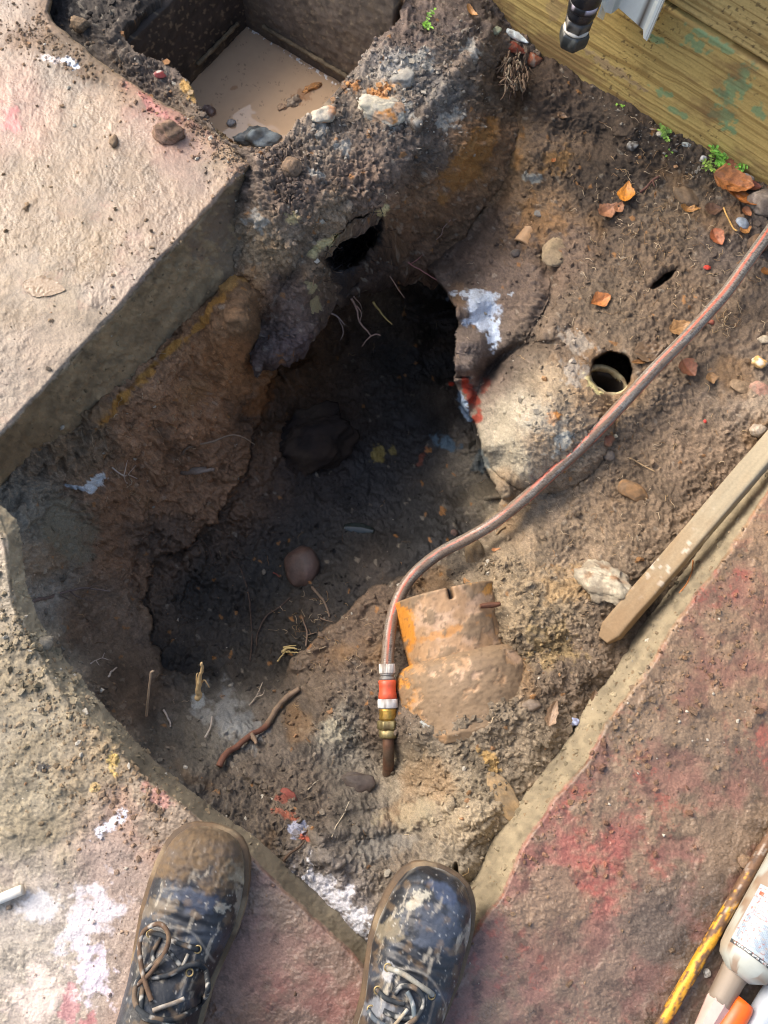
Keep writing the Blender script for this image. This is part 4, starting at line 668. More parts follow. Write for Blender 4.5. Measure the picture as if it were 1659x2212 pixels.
s0 = Lp * .56; prof = [(s0 - .004, .064), (s0 - .004, .072), (s0 + .001, .080), (s0 + .004, .090), (s0 + .010, .098), (s0 + .018, .103), (s0 + .028, .106), (s0 + .04, .107)] + [(s0 + .04 + x, .107 + .001 * math.sin(x * 90)) for x in np.linspace(.004, Lp * .40, 40)] + [(Lp + .045, .1), (Lp + .045, .08)]
V_, F_, D_, A_ = lathe(Az, Bz, prof, 260, close=True, fine=.0018); u_, v_ = projv(V_); C_, mud = claycol(V_, u_, v_, 15); ctr = Az + t_ * D_[:, None]; nrm = V_ - ctr; nrm /= np.linalg.norm(nrm, axis=1)[:, None] + 1e-9
wr = ell(u_, v_, 1060, 1400, 60, 40, 0, .5, .04, 9) * (1 - np.abs(fbm(u_ * .05, v_ * .02, 3, 8)) * 3).clip(0, 1); V_ = V_ + nrm * (.0012 * n3(V_, 30, 5) + mud * (.0016 + .0014 * fbm(u_ * .06, v_ * .06, 5, 3, .65)))[:, None]
mesh('socket', V_, F_, M_CLAY, root, C_)

# ---------------------------------------------------------------- mouth of an old pipe in the concrete haunch
pc = np.array(P(1320, 806, -.118)); ax_ = np.array([.05, .10, 1.0]); ax_ /= np.linalg.norm(ax_); s = mpp(1320, 806); ro = 54 * s; ri = 43 * s
V_, F_, D_, A_ = lathe(pc - ax_ * .175, pc + ax_ * .015, [(0, ri), (0, ro)] + [(x, ro) for x in np.linspace(.01, .17, 14)] + [(.174, ro * .97), (.174, ri * 1.03)] + [(x, ri) for x in np.linspace(.17, .0, 14)], 96, close=False)
u_, v_ = projv(V_); up = sstep(.12, .17, D_); angw = np.arctan2(v_ - 806, u_ - 1320); low = sstep(-.35, .5, np.sin(angw - .25)); V_ -= ax_ * (up * (.030 * (1 - low) + .003 * (1 + fbm(A_ * 2, A_ * 0, 4, 6))))[:, None]
V_ += .0014 * np.stack([n3(V_, 90, 2)] * 3, 1); C_ = vary(V_, (150, 134, 104), .7, .3, 80, 6); C_ = mixc(C_, sstep(.15, .172, D_) * sstep(-.1, .25, fbm(u_ * .05, v_ * .05, 4, 7) + .3), (190, 178, 138)); C_ = mixc(C_, sstep(.05, .3, n3(V_, 60, 12)) * .75, (132, 112, 86)); C_ = mixc(C_, sstep(.166, .145, D_), (48, 42, 36))  # last mix darkens the pipe below its rim, painting the hole's shade
C_ = mixc(C_, ell(u_, v_, 1266, 800, 14, 40, 10, .3, .08, 5) * .7, (176, 178, 176))
o = mesh('old_pipe', V_, F_, M_CLAY, None, C_); tag(o, 'mouth of an old round pipe with broken yellow rim beside the hose', 'pipe')

# ---------------------------------------------------------------- garden hose with its fittings
HP = [(2300, -250, -.02), (2000, 60, -.02), (1760, 340, .0), (1705, 437, .005), (1659, 505, .0), (1610, 573, -.015), (1563, 638, -.028), (1483, 727, -.042), (1414, 797, -.055), (1345, 872, -.070), (1259, 962, -.086), (1189, 1025, -.105), (1129, 1080, -.135), (1069, 1128, -.165), (1014, 1161, -.185), (944, 1199, -.20), (887, 1249, -.205), (856, 1305, -.203), (842, 1365, -.20), (836, 1440, -.195)]
pw = resample([unproj(*q) for q in HP], .0014); hr = .0097
root = empty('garden_hose', tuple(pw[-1]), 'grey braided garden hose with red stripes running across the dug hole', 'hose')
V_, F_, S_, A_ = tube(pw, hr, 36); A2 = (A_ + .25 * np.sin(S_ * 3) + .9 * sstep(.75, 1.25, S_) + np.pi) % (2 * np.pi) - np.pi; u_, v_ = projv(V_)
br = np.sin(A2 * 14 + S_ * 900) * np.sin(A2 * 14 - S_ * 900); C_ = np.concatenate([np.where((br > 0)[:, None], lin((140, 134, 122)), lin((106, 100, 92))), np.full((len(V_), 1), .38)], 1)
worn = fbm(S_ * 60, A2 * 2, 4, 3)
for a0, wdt in ((-.62, .26), (1.15, .24), (3.0, .24)):
    m = sstep(wdt, wdt * .75, np.abs((A2 - a0 + np.pi) % (2 * np.pi) - np.pi)) * sstep(.6, .4, worn * sstep(1662, 1400, u_)); C_ = mixc(C_, m, (196, 92, 66), .4)
dirt = sstep(.0, .35, fbm(S_ * 22, A2 * 1.3, 4, 5) + .35 * sstep(.2, -.9, np.cos(A2)) + .25 * sstep(1500, 1200, u_) - .3 * sstep(1500, 1600, u_)); C_ = mixc(C_, dirt * .72, (112, 90, 70), .8); C_ = mixc(C_, sstep(.38, .5, fbm(S_ * 160, A2 * 5, 3, 6)) * .8, (70, 56, 46), .8)
mesh('hose', V_, F_, M_HOSE, root, C_)
A0 = np.array(P(836, 1434, -.193)); B0 = np.array(P(839, 1590, -.205)); Lc = np.linalg.norm(B0 - A0); k = Lc / 156.0; s = mpp(838, 1500, -.2)
def fit(name, y0, y1, prof, c, mat, rough=.4, seg=48, rib=0, hexa=False, dirtk=.6, sd=1):
    pr = [(k * (y0 - 1434 + (y1 - y0) * t), r * s) for t, r in prof]; V, Fc, D, A = lathe(A0, B0, pr, seg, close=True); ctr = A0 + (B0 - A0) / Lc * D[:, None]
    if rib: V = ctr + (V - ctr) * (1 + .05 * np.sign(np.sin(A * rib)))[:, None]
    if hexa:
        q = (A + np.pi / 6) % (np.pi / 3) - np.pi / 6; V = ctr + (V - ctr) * (math.cos(np.pi / 6) / np.cos(q) * 1.06)[:, None]
    C = vary(V, c, rough, .15, 120, sd); C = mixc(C, sstep(.1, .45, n3(V, 90, sd + 3)) * dirtk, (96, 78, 60), .85); return mesh(name, V, Fc, mat, root, C)
fit('collar', 1434, 1455, [(0, 13), (0, 16.5), (.9, 17), (1, 16)], (206, 200, 190), M_PLAST, seg=120, rib=30, dirtk=.7)
fit('grey_ring', 1455, 1469, [(0, 15), (.25, 16.5), (.3, 14.5), (.55, 14.5), (.6, 16.5), (1, 17)], (120, 118, 114), M_PLAST, dirtk=.5, sd=2)
fit('orange_sleeve', 1469, 1510, [(0, 17), (.08, 19.5), (.3, 18.5), (.5, 18), (.7, 19), (.95, 20.5), (1, 19)], (212, 88, 58), M_PLAST, dirtk=.35, sd=3)
fit('white_ring', 1510, 1530, [(0, 20), (.1, 22), (.9, 22), (1, 20)], (214, 214, 212), M_PLAST, dirtk=.7, sd=4)
fit('brass_adaptor', 1530, 1556, [(0, 18), (.2, 19.5), (.35, 18), (.5, 19.5), (.65, 18), (.8, 19.5), (1, 17)], (176, 142, 70), M_BRASS, .35, dirtk=.4, sd=5)
fit('brass_nut', 1556, 1576, [(0, 19), (.12, 22.5), (.88, 22.5), (1, 19)], (142, 130, 92), M_BRASS, .5, seg=72, hexa=True, sd=6)
fit('brass_olive', 1576, 1594, [(0, 17), (.1, 20.5), (.8, 20.5), (1, 17)], (150, 138, 98), M_BRASS, .5, sd=7)
pth = resample([np.array(P(838.5, 1590, -.205)), np.array(P(839, 1625, -.212)), np.array(P(838, 1680, -.25)), np.array(P(836, 1740, -.32))], .004); V_, F_, S_, A_ = tube(pth, 12.5 * s, 24); V_ += .0005 * np.stack([n3(V_, 60, 5)] * 3, 1)
o = mesh('copper_pipe', V_, F_, M_RUST, None, mixc(vary(V_, (92, 66, 50), .6, .3, 60, 3), sstep(-.1, .3, n3(V_, 50, 8)) * .7, (88, 76, 62), .8)); tag(o, 'brown copper water pipe rising from the soil into the brass nut', 'pipe')

# ---------------------------------------------------------------- wooden stake
pa_, pb_ = np.array(P(1304, 1383, -.105)), np.array(P(1780, 830, .03)); L = np.linalg.norm(pb_ - pa_); t_ = (pb_ - pa_) / L; up = np.array([0, 0, 1.0]); sdv = np.cross(t_, up); sdv /= np.linalg.norm(sdv); up = np.cross(sdv, t_)
q = math.radians(24); e1 = sdv * math.cos(q) + up * math.sin(q); e2 = -sdv * math.sin(q) + up * math.cos(q); n = 460; sec = []
for (a, b) in ((-1, -1), (1, -1), (1, 1), (-1, 1)):
    nx = {(-1, -1): (1, -1), (1, -1): (1, 1), (1, 1): (-1, 1), (-1, 1): (-1, -1)}[(a, b)]
    for tt in np.linspace(0.06, .94, 9): sec.append((a + (nx[0] - a) * tt, b + (nx[1] - b) * tt))
sec = np.array(sec); m = len(sec); ss = np.linspace(0, L, n); hw, hh = .0155, .012
tap = np.clip(.50 + ss / .035, 0, 1)[:, None]; V_ = pa_ + t_ * ss[:, None, None] + e1 * (sec[:, 0] * hw)[None, :, None] * tap[:, :, None] + e2 * (sec[:, 1] * hh)[None, :, None] * tap[:, :, None]
V_ = V_.reshape(-1, 3); S_ = np.repeat(ss, m); Q_ = np.tile(np.arange(m), n); V_ += e2 * (.0006 * fbm(S_ * 8, Q_ * .5, 3, 4))[:, None] + e1 * (.0008 * fbm(S_ * 10, Q_ * .1, 3, 5))[:, None]
ii = np.arange(n * m).reshape(n, m); jj = np.roll(ii, -1, 1); F_ = [tuple(x) for x in np.stack([ii[:-1], jj[:-1], jj[1:], ii[1:]], -1).reshape(-1, 4)] + [tuple(range(m - 1, -1, -1)), tuple((n - 1) * m + i for i in range(m))]
C_ = vary(V_, (150, 138, 114), .75, .06, 40, 6); gr = fbm(S_ * 7, Q_ * 2.2, 4, 7); C_[:, :3] *= (1 + .22 * gr)[:, None]; C_ = mixc(C_, sstep(.30, .02, S_ + .08 * fbm(S_ * 25, Q_ * .3, 4, 9)) * .85, (128, 104, 76), .85); C_ = mixc(C_, sstep(.15, .5, n3(V_, 24, 10)) * .4, (146, 124, 94))
C_ = mixc(C_, sstep(.36, .5, n3(V_, 110, 12)) * sstep(.08, .0, np.abs(S_ - .17) - .03) * .5, (196, 190, 178))
o = mesh('wooden_stake', V_, F_, M_WOOD, None, C_); tag(o, 'long pale square wooden stake leaning into the hole by the slab edge', 'wooden stake')

# ---------------------------------------------------------------- wooden boards
Pa, Pb = np.array(P(1060, 34, -.045)), np.array(P(1659, 412, -.035)); be_ = Pb - Pa; be_[2] = 0; be_ /= np.linalg.norm(be_); bn = np.cross(be_, [0, 0, 1.0])
if np.dot(bn, -Pa) < 0: bn = -bn
def on_plane(u, v, off=0.0):
    o_, d_ = ray(u, v); o_ = np.array(o_); d_ = np.array(d_); t = np.dot(Pa + bn * off - o_, bn) / np.dot(d_, bn); return o_ + d_ * t
ztop = .5 * (on_plane(1444, 0)[2] + on_plane(1656, 163)[2])
def board(name, label, z0, z1, off, seed, tone):
    L0, L1 = -.75, 1.5; ns = 1300; nz = int((z1 - z0) / .0016); s, z = np.meshgrid(np.linspace(L0, L1, ns), np.linspace(z0, z1, nz)); hgt = z1 - z0; zr = (z - z0)
    edge = np.minimum(zr, hgt - zr); rnd = -.006 * np.clip(1 - edge / .006, 0, 1) ** 2
    kn = [(.62, .09, .9), (.50, .05, .5), (.30, .13, .6)] if seed == 1 else [(.45, .1, .7)]
    q = zr + .006 * fbm(s * 2.2, zr * 6, 3, seed) + .002 * fbm(s * 14, zr * 30, 3, seed + 1); kd = 0; K_ = 0
    for (ks, kz, kk) in kn:
        r2 = ((s - ks) / .06) ** 2 + ((zr - kz) / .022) ** 2; q = q + .010 * kk * np.exp(-r2) * np.sign(zr - kz + 1e-4) ; kd = kd + np.exp(-(((s - ks) / .012) ** 2 + ((zr - kz) / .009) ** 2)) * kk
    ring = np.clip(fbm(s * 1.6, q * 150, 3, seed + 2) * 2.2, -1, 1); ring2 = fbm(s * 5, q * 520, 4, seed + 3)
    d = .0003 * ring + rnd + .0004 * ring2; V = Pa + be_ * s[..., None] + bn * (off + d)[..., None]; V[..., 2] = z
    B = Pa + be_ * s[..., None] + bn * (off - .045); B[..., 2] = z; n = ns * nz; V = V.reshape(-1, 3); B = B.reshape(-1, 3); ii = np.arange(n).reshape(nz, ns)
    f = np.stack([ii[:-1, :-1], ii[:-1, 1:], ii[1:, 1:], ii[1:, :-1]], -1).reshape(-1, 4); rim = np.array(list(ii[0, :]) + list(ii[1:, -1]) + list(ii[-1, -2::-1]) + list(ii[-2:0:-1, 0])); r2_ = np.roll(rim, -1); corner = [0, ns - 1, n - 1, n - ns]
    # back as one face
    Fq = [tuple(x) for x in f.tolist()] + [(int(b), int(a), int(a) + n, int(b) + n) for a, b in zip(rim, r2_)]
    VV = np.concatenate([V, B]); u, v = projv(VV); ringc = np.concatenate([ring.ravel()] * 2); r2c = np.concatenate([ring2.ravel()] * 2); kc = np.concatenate([np.ravel(kd)] * 2); zc = np.concatenate([zr.ravel()] * 2); sc = np.concatenate([s.ravel()] * 2)
    C = np.concatenate([np.tile(lin(tone), (len(VV), 1)), np.full((len(VV), 1), .62)], 1); C[:, :3] *= 1.25 * (1 + .10 * fbm(sc * 3, zc * 10, 3, seed + 5))[:, None]
    C = mixc(C, sstep(.2, .8, ringc) * .55, (124, 94, 50)); C = mixc(C, sstep(.05, .5, r2c) * .35, (122, 94, 54)); C = mixc(C, sstep(.05, .0, zc - .02) * sstep(.0, .5, r2c) * .4, (90, 70, 44)); C = mixc(C, np.clip(kc, 0, 1) * .75, (96, 72, 42))
    if seed == 1:
        for (x, y, rx, ry, sd_) in ((1590, 185, 26, 60, 1), (1545, 90, 60, 10, 2), (1500, 95, 34, 14, 3), (1420, 85, 26, 8, 4), (1560, 250, 34, 16, 5), (1430, 200, 30, 9, 6), (1460, 240, 30, 8, 7), (1560, 205, 22, 12, 8), (1640, 240, 20, 16, 9), (1570, 276, 20, 12, 10)): C = mixc(C, ell(u, v, x, y, rx, ry, 30, 1.0, .05, sd_, .4) * .7, (112, 156, 116))
        dirt = sstep(.05, .5, fbm(sc * 8, zc * 14, 5, 21, .6) + .9 * sstep(1420, 1150, u) * sstep(.16, .05, zc) + .7 * sstep(.035, .0, zc) - .1); C = mixc(C, dirt * .62, (124, 94, 64), .8)
        C = mixc(C, ell(u, v, 1200, 20, 26, 30, 0, .6, .05, 12) * .4, (150, 124, 100)); C = mixc(C, ell(u, v, 1325, 150, 80, 10, 32, 1, .06, 13) * .4, (152, 130, 120))
    sp = sstep(.40, .47, fbm(sc * 130, zc * 130, 3, seed + 8)); C = mixc(C, sp * .7 * sstep(.0, .4, fbm(sc * 9, zc * 9, 3, 55)), (66, 52, 40), .9)
    o = mesh(name, VV, Fq, M_WOOD, None, C); return tag(o, label, 'wooden board')
board('wooden_board', 'lower wooden board with green stains and mud splashes standing along the soil', -.10, ztop - .0015, 0, 1, (174, 150, 92))
board('wooden_board', 'upper wooden board above the green-stained one, in the top right corner', ztop + .0015, ztop + .16, -.003, 2, (172, 150, 98))

# ---------------------------------------------------------------- capped standpipe and white metal trim hanging before the boards
bz = .075; tb = np.array(P(1233, 100, bz)); s = mpp(1238, 70, .1)
root = empty('standpipe', tuple(tb), 'capped vertical standpipe wrapped in black tape in front of the boards', 'standpipe'); tA, tB = tb, tb + np.array([0, 0, 1.0])
def vfit(name, z0, z1, prof, c, mat, rough=.4, seg=48, hexa=False, dc=(96, 78, 60), dk=.5, sd=1):
    pr = [(z0 + (z1 - z0) * t, r * s) for t, r in prof]; V, Fc, D, A = lathe(tA, tB, pr, seg, close=True); ctr = tA + np.array([0, 0, 1.0]) * D[:, None]
    if hexa: q = (A + np.pi / 6) % (np.pi / 3) - np.pi / 6; V = ctr + (V - ctr) * (.90 / np.cos(q) * 1.06)[:, None]
    else: V = ctr + (V - ctr) * (1 + .02 * n3(V, 70, sd))[:, None]
    C = vary(V, c, rough, .2, 90, sd); C = mixc(C, sstep(.15, .4, n3(V, 60, sd + 4)) * dk, dc, .7); return mesh(name, V, Fc, mat, root, C)
vfit('end_cap', 0, .030, [(0, 10), (.05, 20), (.25, 28), (.5, 30), (.9, 30), (1, 27)], (58, 60, 58), M_TAPE, .35, 72, True, (122, 122, 112), .6, 1)
vfit('seal_ring', .030, .036, [(0, 25), (.3, 28), (.7, 28), (1, 25)], (210, 204, 190), M_PLAST, .4, sd=2, dk=.3)
vfit('cap_neck', .036, .052, [(0, 26), (1, 27)], (62, 60, 58), M_TAPE, .4, 72, True, (150, 146, 136), .5, 3)
vfit('tape_wrap', .052, .105, [(0, 26), (.04, 29), (.2, 31), (.26, 29.5), (.5, 31), (.56, 33), (.8, 33.5), (.86, 32), (1, 32)], (34, 36, 40), M_TAPE, .3, 60, dc=(186, 180, 190), dk=.0, sd=4)
vfit('tape_label', .069, .080, [(0, 30.6), (.1, 31.8), (.9, 32.2), (1, 30.6)], (34, 36, 40), M_TAPE, .35, 90, dc=(206, 196, 206), dk=1, sd=9)
vfit('steel_ring', .105, .112, [(0, 25), (.3, 28.5), (.7, 28.5), (1, 24)], (200, 196, 182), M_METAL, .3, sd=6, dc=(160, 130, 70))
vfit('pipe_stem', .112, .42, [(0, 22), (.02, 24), (1, 24)], (180, 176, 160), M_METAL, .2, sd=7, dc=(120, 112, 96))
def trim(pts, zt):
    th = .0016; low = [on_plane(u, v, o) for (u, v, o) in pts]; A = Acc(); n = len(low); V = []
    sub = []
    for i in range(n - 1):
        for t in np.linspace(0, 1, 6, endpoint=False): sub.append(low[i] * (1 - t) + low[i + 1] * t)
    sub.append(low[-1]); sub = np.array(sub); m = len(sub); tg = np.gradient(sub[:, :2], axis=0); nr = np.stack([-tg[:, 1], tg[:, 0]], 1); nr /= np.linalg.norm(nr, axis=1)[:, None] + 1e-9; nr3 = np.concatenate([nr, np.zeros((m, 1))], 1) * th
    top = sub.copy(); top[:, 2] = zt; V = np.concatenate([sub, top, sub + nr3, top + nr3]); Fc = []
    for i in range(m - 1): Fc += [(i, i + 1, m + i + 1, m + i), (2 * m + i + 1, 2 * m + i, 3 * m + i, 3 * m + i + 1), (i + 1, i, 2 * m + i, 2 * m + i + 1), (m + i, m + i + 1, 3 * m + i + 1, 3 * m + i)]
    Fc += [(0, m, 3 * m, 2 * m), (m - 1, 3 * m - 1, 4 * m - 1, 2 * m - 1)]; return V, Fc
V_, F_ = trim([(1314, 4, .018), (1301, 43, .018), (1290, 36, .052), (1300, 6, .056), (1306, 26, .040), (1320, 30, .035), (1336, 17, .042), (1389, 64, .040), (1389.5, 82, .046), (1397, 89, .046), (1404, 79, .012)], .45)
o = mesh('metal_trim', V_, F_, M_PAINTM, None, mixc(vary(V_, (228, 234, 228), .35, .04, 30, 2), sstep(.42, .5, n3(V_, 120, 3)), (90, 78, 66)), flat=True); tag(o, 'cut end of white painted folded metal trim hanging before the boards', 'metal trim')
# ---------------------------------------------------------------- leaves
def leaf(label, u, v, ln, wd, ang, c, curl=.15, fold=.25, seed=1, lift=.004, shape=0, k=.25, rgh=.5, tilt=0.0, group='fallen leaves', crum=.5, vk=.2):
    p = surf(u, v, lift); s = mpp(u, v, float(p[2])); n, m = 34, 21; t, b = np.meshgrid(np.linspace(0, 1, n), np.linspace(-1, 1, m))
    w_ = np.sin(np.pi * t ** (.75 + .4 * shape)) ** .8 * (1 + .035 * np.sin(t * (34 + seed % 5 * 4) + seed) * np.abs(b)) * (1 + .18 * fbm(t * 3 + seed, b * 0, 3, seed) * (1 + .8 * (seed % 3)))
    X_ = (t - .5) * ln * s * (1 - .15 * abs(curl)); Y_ = b * w_ * wd * .5 * s; r = ln * s
    Zl = fold * np.abs(Y_) + curl * r * ((t - .5) ** 2 * 4 - .3) * .5 + crum * .045 * r * fbm(t * 4 + seed, b * 2, 4, seed + 2) + .02 * vk / .2 * r * .3 * .13 * np.sin(t * 26 - np.abs(b) * 5) * np.abs(b) + tilt * Y_ 
    V_ = np.stack([X_, Y_, Zl], -1).reshape(-1, 3) @ rot3(0, 0, math.radians(-ang)).T + p; V_ = np.array(V_)
    uu, vv = projv(V_)
    for i in range(0, len(V_)):
        g = surf(uu[i], vv[i])[2] + .0012
        if V_[i, 2] < g: V_[i, 2] = g + .0004
    q = n * m; bot = V_ - np.array([0, 0, .0006]); idx = np.arange(q).reshape(m, n); f = np.stack([idx[:-1, :-1], idx[:-1, 1:], idx[1:, 1:], idx[1:, :-1]], -1).reshape(-1, 4)
    tt = t.ravel(); bb = b.ravel(); vein = np.exp(-(bb / .06) ** 2) + .5 * np.exp(-(((tt * 9 - np.abs(bb) * 2.2) % 1 - .5) / .12) ** 2)
    C_ = np.concatenate([lin(tuple(x * .80 for x in c))[None] * np.clip(1 + k * fbm(tt * 5, bb * 3, 4, seed + 5) * 1.5 + vk * vein, .3, 1.6)[:, None], np.full((q, 1), rgh)], 1)
    C_ = mixc(C_, sstep(.1, .4, fbm(tt * 6, bb * 4, 3, seed + 9)) * .45, (112, 84, 58), .7)
    o = mesh('leaf', np.concatenate([V_, bot]), np.concatenate([f, f[:, ::-1] + q]), M_LEAF, None, np.concatenate([C_, C_])); return tag(o, label, 'leaf', group)
O1 = (214, 138, 66); O2 = (198, 122, 74); O3 = (176, 120, 84); O4 = (150, 96, 62)
leaf('bright orange upright curled leaf, upper of the touching pair on the bank', 1347, 426, 58, 32, -75, (232, 150, 50), .3, .3, 1, .010, tilt=-.3)
leaf('pink-brown crumpled leaf, lower left of the touching pair', 1308, 462, 54, 34, -35, (190, 134, 98), .4, .3, 2, .008)
leaf('small pinkish leaf piece between the two touching leaves', 1333, 455, 30, 22, -60, (200, 140, 100), .3, .3, 3, .007)
leaf('large glossy orange leaf, top of the leaf pile by the board', 1568, 412, 92, 52, 20, (226, 146, 84), .25, .45, 4, .020, tilt=.3, crum=.9, rgh=.3)
leaf('broad orange leaf folded at the lower side of the leaf pile', 1590, 440, 84, 44, 35, (216, 134, 66), .3, .5, 5, .012, tilt=-.35, crum=.9, rgh=.3)
leaf('dark red-brown leaf behind the leaf pile, against the stone', 1614, 412, 44, 28, 10, (140, 74, 58), .2, .4, 6, .010)
leaf('curled orange-brown leaf standing at the top of the leaf pile', 1572, 374, 40, 26, 40, (190, 118, 78), .4, .4, 7, .012)
leaf('small curled orange leaf left of the leaf pile', 1485, 457, 46, 18, 8, (222, 160, 88), .5, .5, 8, .006)
leaf('pointed orange leaf standing below the leaf pile', 1541, 520, 44, 28, 70, (200, 118, 74), .3, .6, 9, .008, tilt=.3)
leaf('orange leaf scrap beside the blue-grey pebble', 1606, 468, 26, 20, 60, (200, 130, 84), .3, .4, 10, .006)
leaf('small orange leaf below the blue-grey pebble', 1604, 502, 30, 20, -25, (214, 150, 82), .3, .3, 11, .006)
leaf('brown damp leaf lying under the left end of the leaf pile', 1537, 456, 40, 30, 0, (126, 94, 74), .2, .2, 12, .004)
leaf('fan-shaped pleated orange leaf alone on the bank left of the slot', 1291, 654, 52, 34, -25, (222, 142, 78), .35, .5, 13, .008, 1)
leaf('tan leaf trapped under the hose, left side', 1466, 712, 58, 38, -20, (192, 146, 94), .2, .2, 14, .004)
leaf('small orange leaf tip sticking out right of the hose', 1510, 708, 30, 14, -40, (212, 150, 82), .2, .3, 15, .006)
leaf('diamond-shaped brown leaf with veins right of the hose', 1480, 801, 46, 42, 60, (160, 102, 72), .25, .35, 16, .007)
leaf('small triangular tan leaf right of the diamond-shaped leaf', 1533, 822, 28, 24, 80, (176, 134, 86), .2, .3, 17, .005)
leaf('big flat muddy leaf lying right of the old pipe mouth', 1404, 762, 84, 50, -5, (128, 104, 78), .1, .05, 18, .003)
leaf('narrow brown leaf half on the edge of the old pipe mouth', 1385, 783, 56, 12, -8, (160, 112, 62), .1, .3, 19, .006)
leaf('brown upright leaf in the soil below the clay pipe', 1188, 1540, 62, 26, -68, (176, 146, 116), .3, .5, 20, .010)
leaf('small folded brown leaf right of the upright leaf near the slab edge', 1282, 1507, 30, 20, -80, (134, 108, 84), .3, .5, 21, .006)
leaf('curled orange leaf hanging on the bank crest by the weed', 1016, 38, 40, 14, 55, (216, 156, 90), .5, .6, 22, .008)
leaf('tiny orange leaf scrap on the upper right bank', 1192, 352, 14, 9, -40, (196, 118, 58), .3, .3, 23, .003)
leaf('brown leaf lying on the soil above the tiny orange scrap', 1212, 254, 26, 16, 30, (132, 104, 78), .3, .3, 24, .004)
leaf('orange leaf at the right frame edge above the hose', 1652, 590, 30, 18, 10, (196, 126, 60), .2, .3, 25, .005)
leaf('small orange leaf piece above the clay pipe rim', 1068, 1188, 18, 8, 0, (216, 150, 96), .2, .3, 26, .004)
leaf('muddy pale leaf or skin lying flat on the wet slab', 96, 620, 96, 52, 8, (176, 146, 110), .0, .0, 27, .0015, rgh=.2, group=None, crum=.02, k=.08, vk=.0)
# ---------------------------------------------------------------- roots and twigs
def root_(label, pts, r0, r1, c, seed=1, branches=(), name='root', cat='root', lift=.003, group='roots in the hole', mat=None, c2=None, wob=.35):
    def mk(pts, r0, r1, sd_):
        q = np.array([surf(p[0], p[1], lift) if len(p) < 3 else unproj(*p) for p in pts]); s = mpp(pts[0][0], pts[0][1], float(q[0][2])); L = max(np.linalg.norm(q[-1] - q[0]), .01)
        w_ = resample(q, .0022); n = len(w_); t = np.linspace(0, 1, n); w_ += s * r0 * wob * 1.6 * np.stack([fbm(t * L * 60, t * 0 + k_, 3, sd_) for k_ in range(3)], 1)
        V_, F_, S_, A_ = tube(w_, (r0 + (r1 - r0) * t) * s * (1 + .14 * fbm(t * L * 45, t * 0, 3, sd_ + 1)), 8); return V_, F_
    A = Acc(); V_, F_ = mk(pts, r0, r1, seed); C_ = vary(V_, c, .7, .2, 90, seed)
    if c2 is not None: C_ = mixc(C_, np.linspace(1, 0, len(V_)) > .58, c2) if False else mixc(C_, sstep(.62, .5, np.linspace(0, 1, len(V_))), c2)
    A.add(V_, F_, C_)
    for i, b in enumerate(branches): V_, F_ = mk(b, r1 * 1.1 + .3, r1 * .4, seed + 7 + i); A.add(V_, F_, vary(V_, c, .7, .2, 90, seed + i))
    o = A.build(name, mat or M_ROOT); return tag(o, label, cat, group)
LR = (150, 122, 108); GY = (150, 136, 122); DK = (84, 68, 58)
root_('long reddish root reaching from the bank lip to the plastered face', [(826, 512, -.20), (859, 543, -.225), (886, 570, -.235), (913, 586, -.235), (946, 607, -.24)], 2.2, 1.0, (150, 100, 92), 1, [[(886, 570, -.235), (900, 562, -.22), (915, 548, -.22)], [(859, 543, -.22), (870, 530, -.21), (884, 524, -.21)], [(946, 607, -.24), (950, 596, -.24), (946, 588, -.24)]])
root_('thin straight root hanging over the cave from the black tuft', [(813, 548, -.215), (824, 572, -.24), (840, 594, -.25), (856, 618, -.26), (873, 644, -.27)], 1.8, .9, (158, 124, 104), 2, [[(824, 572, -.24), (816, 590, -.25), (822, 604, -.25)]])
root_('forked pale root hanging lowest over the cave', [(759, 645, -.235), (770, 667, -.26), (778, 697, -.28), (797, 719, -.29), (802, 725, -.29), (812, 722, -.29), (822, 724, -.29)], 2.6, 1.5, (138, 112, 98), 3, [[(802, 725, -.29), (791, 735, -.295), (782, 749, -.30)], [(770, 660, -.255), (780, 675, -.27), (777, 697, -.28)], [(764, 640, -.24), (776, 655, -.26), (782, 668, -.27)]])
root_('short stout root at the left of the hanging roots', [(707, 667, -.245), (716, 677, -.26), (730, 684, -.265), (743, 702, -.27)], 3.0, 1.3, (134, 116, 106), 4, [[(730, 684, -.265), (739, 705, -.28), (741, 722, -.29), (735, 734, -.29)]])
root_('yellowish root hanging in the dark right part of the cave', [(806, 652, -.25), (820, 672, -.275), (832, 686, -.28), (847, 701, -.285)], 2.8, 1.2, (156, 134, 84), 5)
root_('fine root curling on the yellow clay bank above the cave', [(966, 472), (954, 492), (950, 508), (940, 520)], 1.3, .7, LR, 6, lift=.004)
root_('long pale root arching from the left wall to the black clod', [(398, 985), (404, 968), (420, 962), (458, 954, -.30), (498, 940, -.30), (524, 944, -.30), (550, 960, -.33)], 3.0, 1.2, (132, 112, 92), 7, lift=.006)
root_('straight grey root stub sticking out of the left wall', [(394, 1024), (420, 1021, -.30), (462, 1014, -.29)], 4.5, 4.0, (128, 114, 102), 8, lift=.004)
root_('branched dark root at the far left below the grey face', [(70, 1300), (120, 1286, -.2), (160, 1274, -.22), (190, 1270, -.23), (236, 1278, -.24)], 5.0, 1.5, (112, 98, 90), 9, [[(150, 1276, -.22), (170, 1290, -.23), (190, 1296, -.24), (206, 1296, -.24)], [(190, 1271, -.23), (206, 1264, -.22), (214, 1268, -.22)], [(130, 1284, -.2), (150, 1296, -.22)]], lift=.006)
root_('white forked rootlets beside the white stone in the left wall', [(244, 1014), (262, 1022), (280, 1030), (298, 1036)], 1.8, .8, (196, 180, 164), 10, [[(262, 1022), (268, 1006), (284, 996)], [(262, 1022), (270, 1040), (282, 1046)], [(280, 1030), (292, 1018), (300, 1012)]], lift=.006)
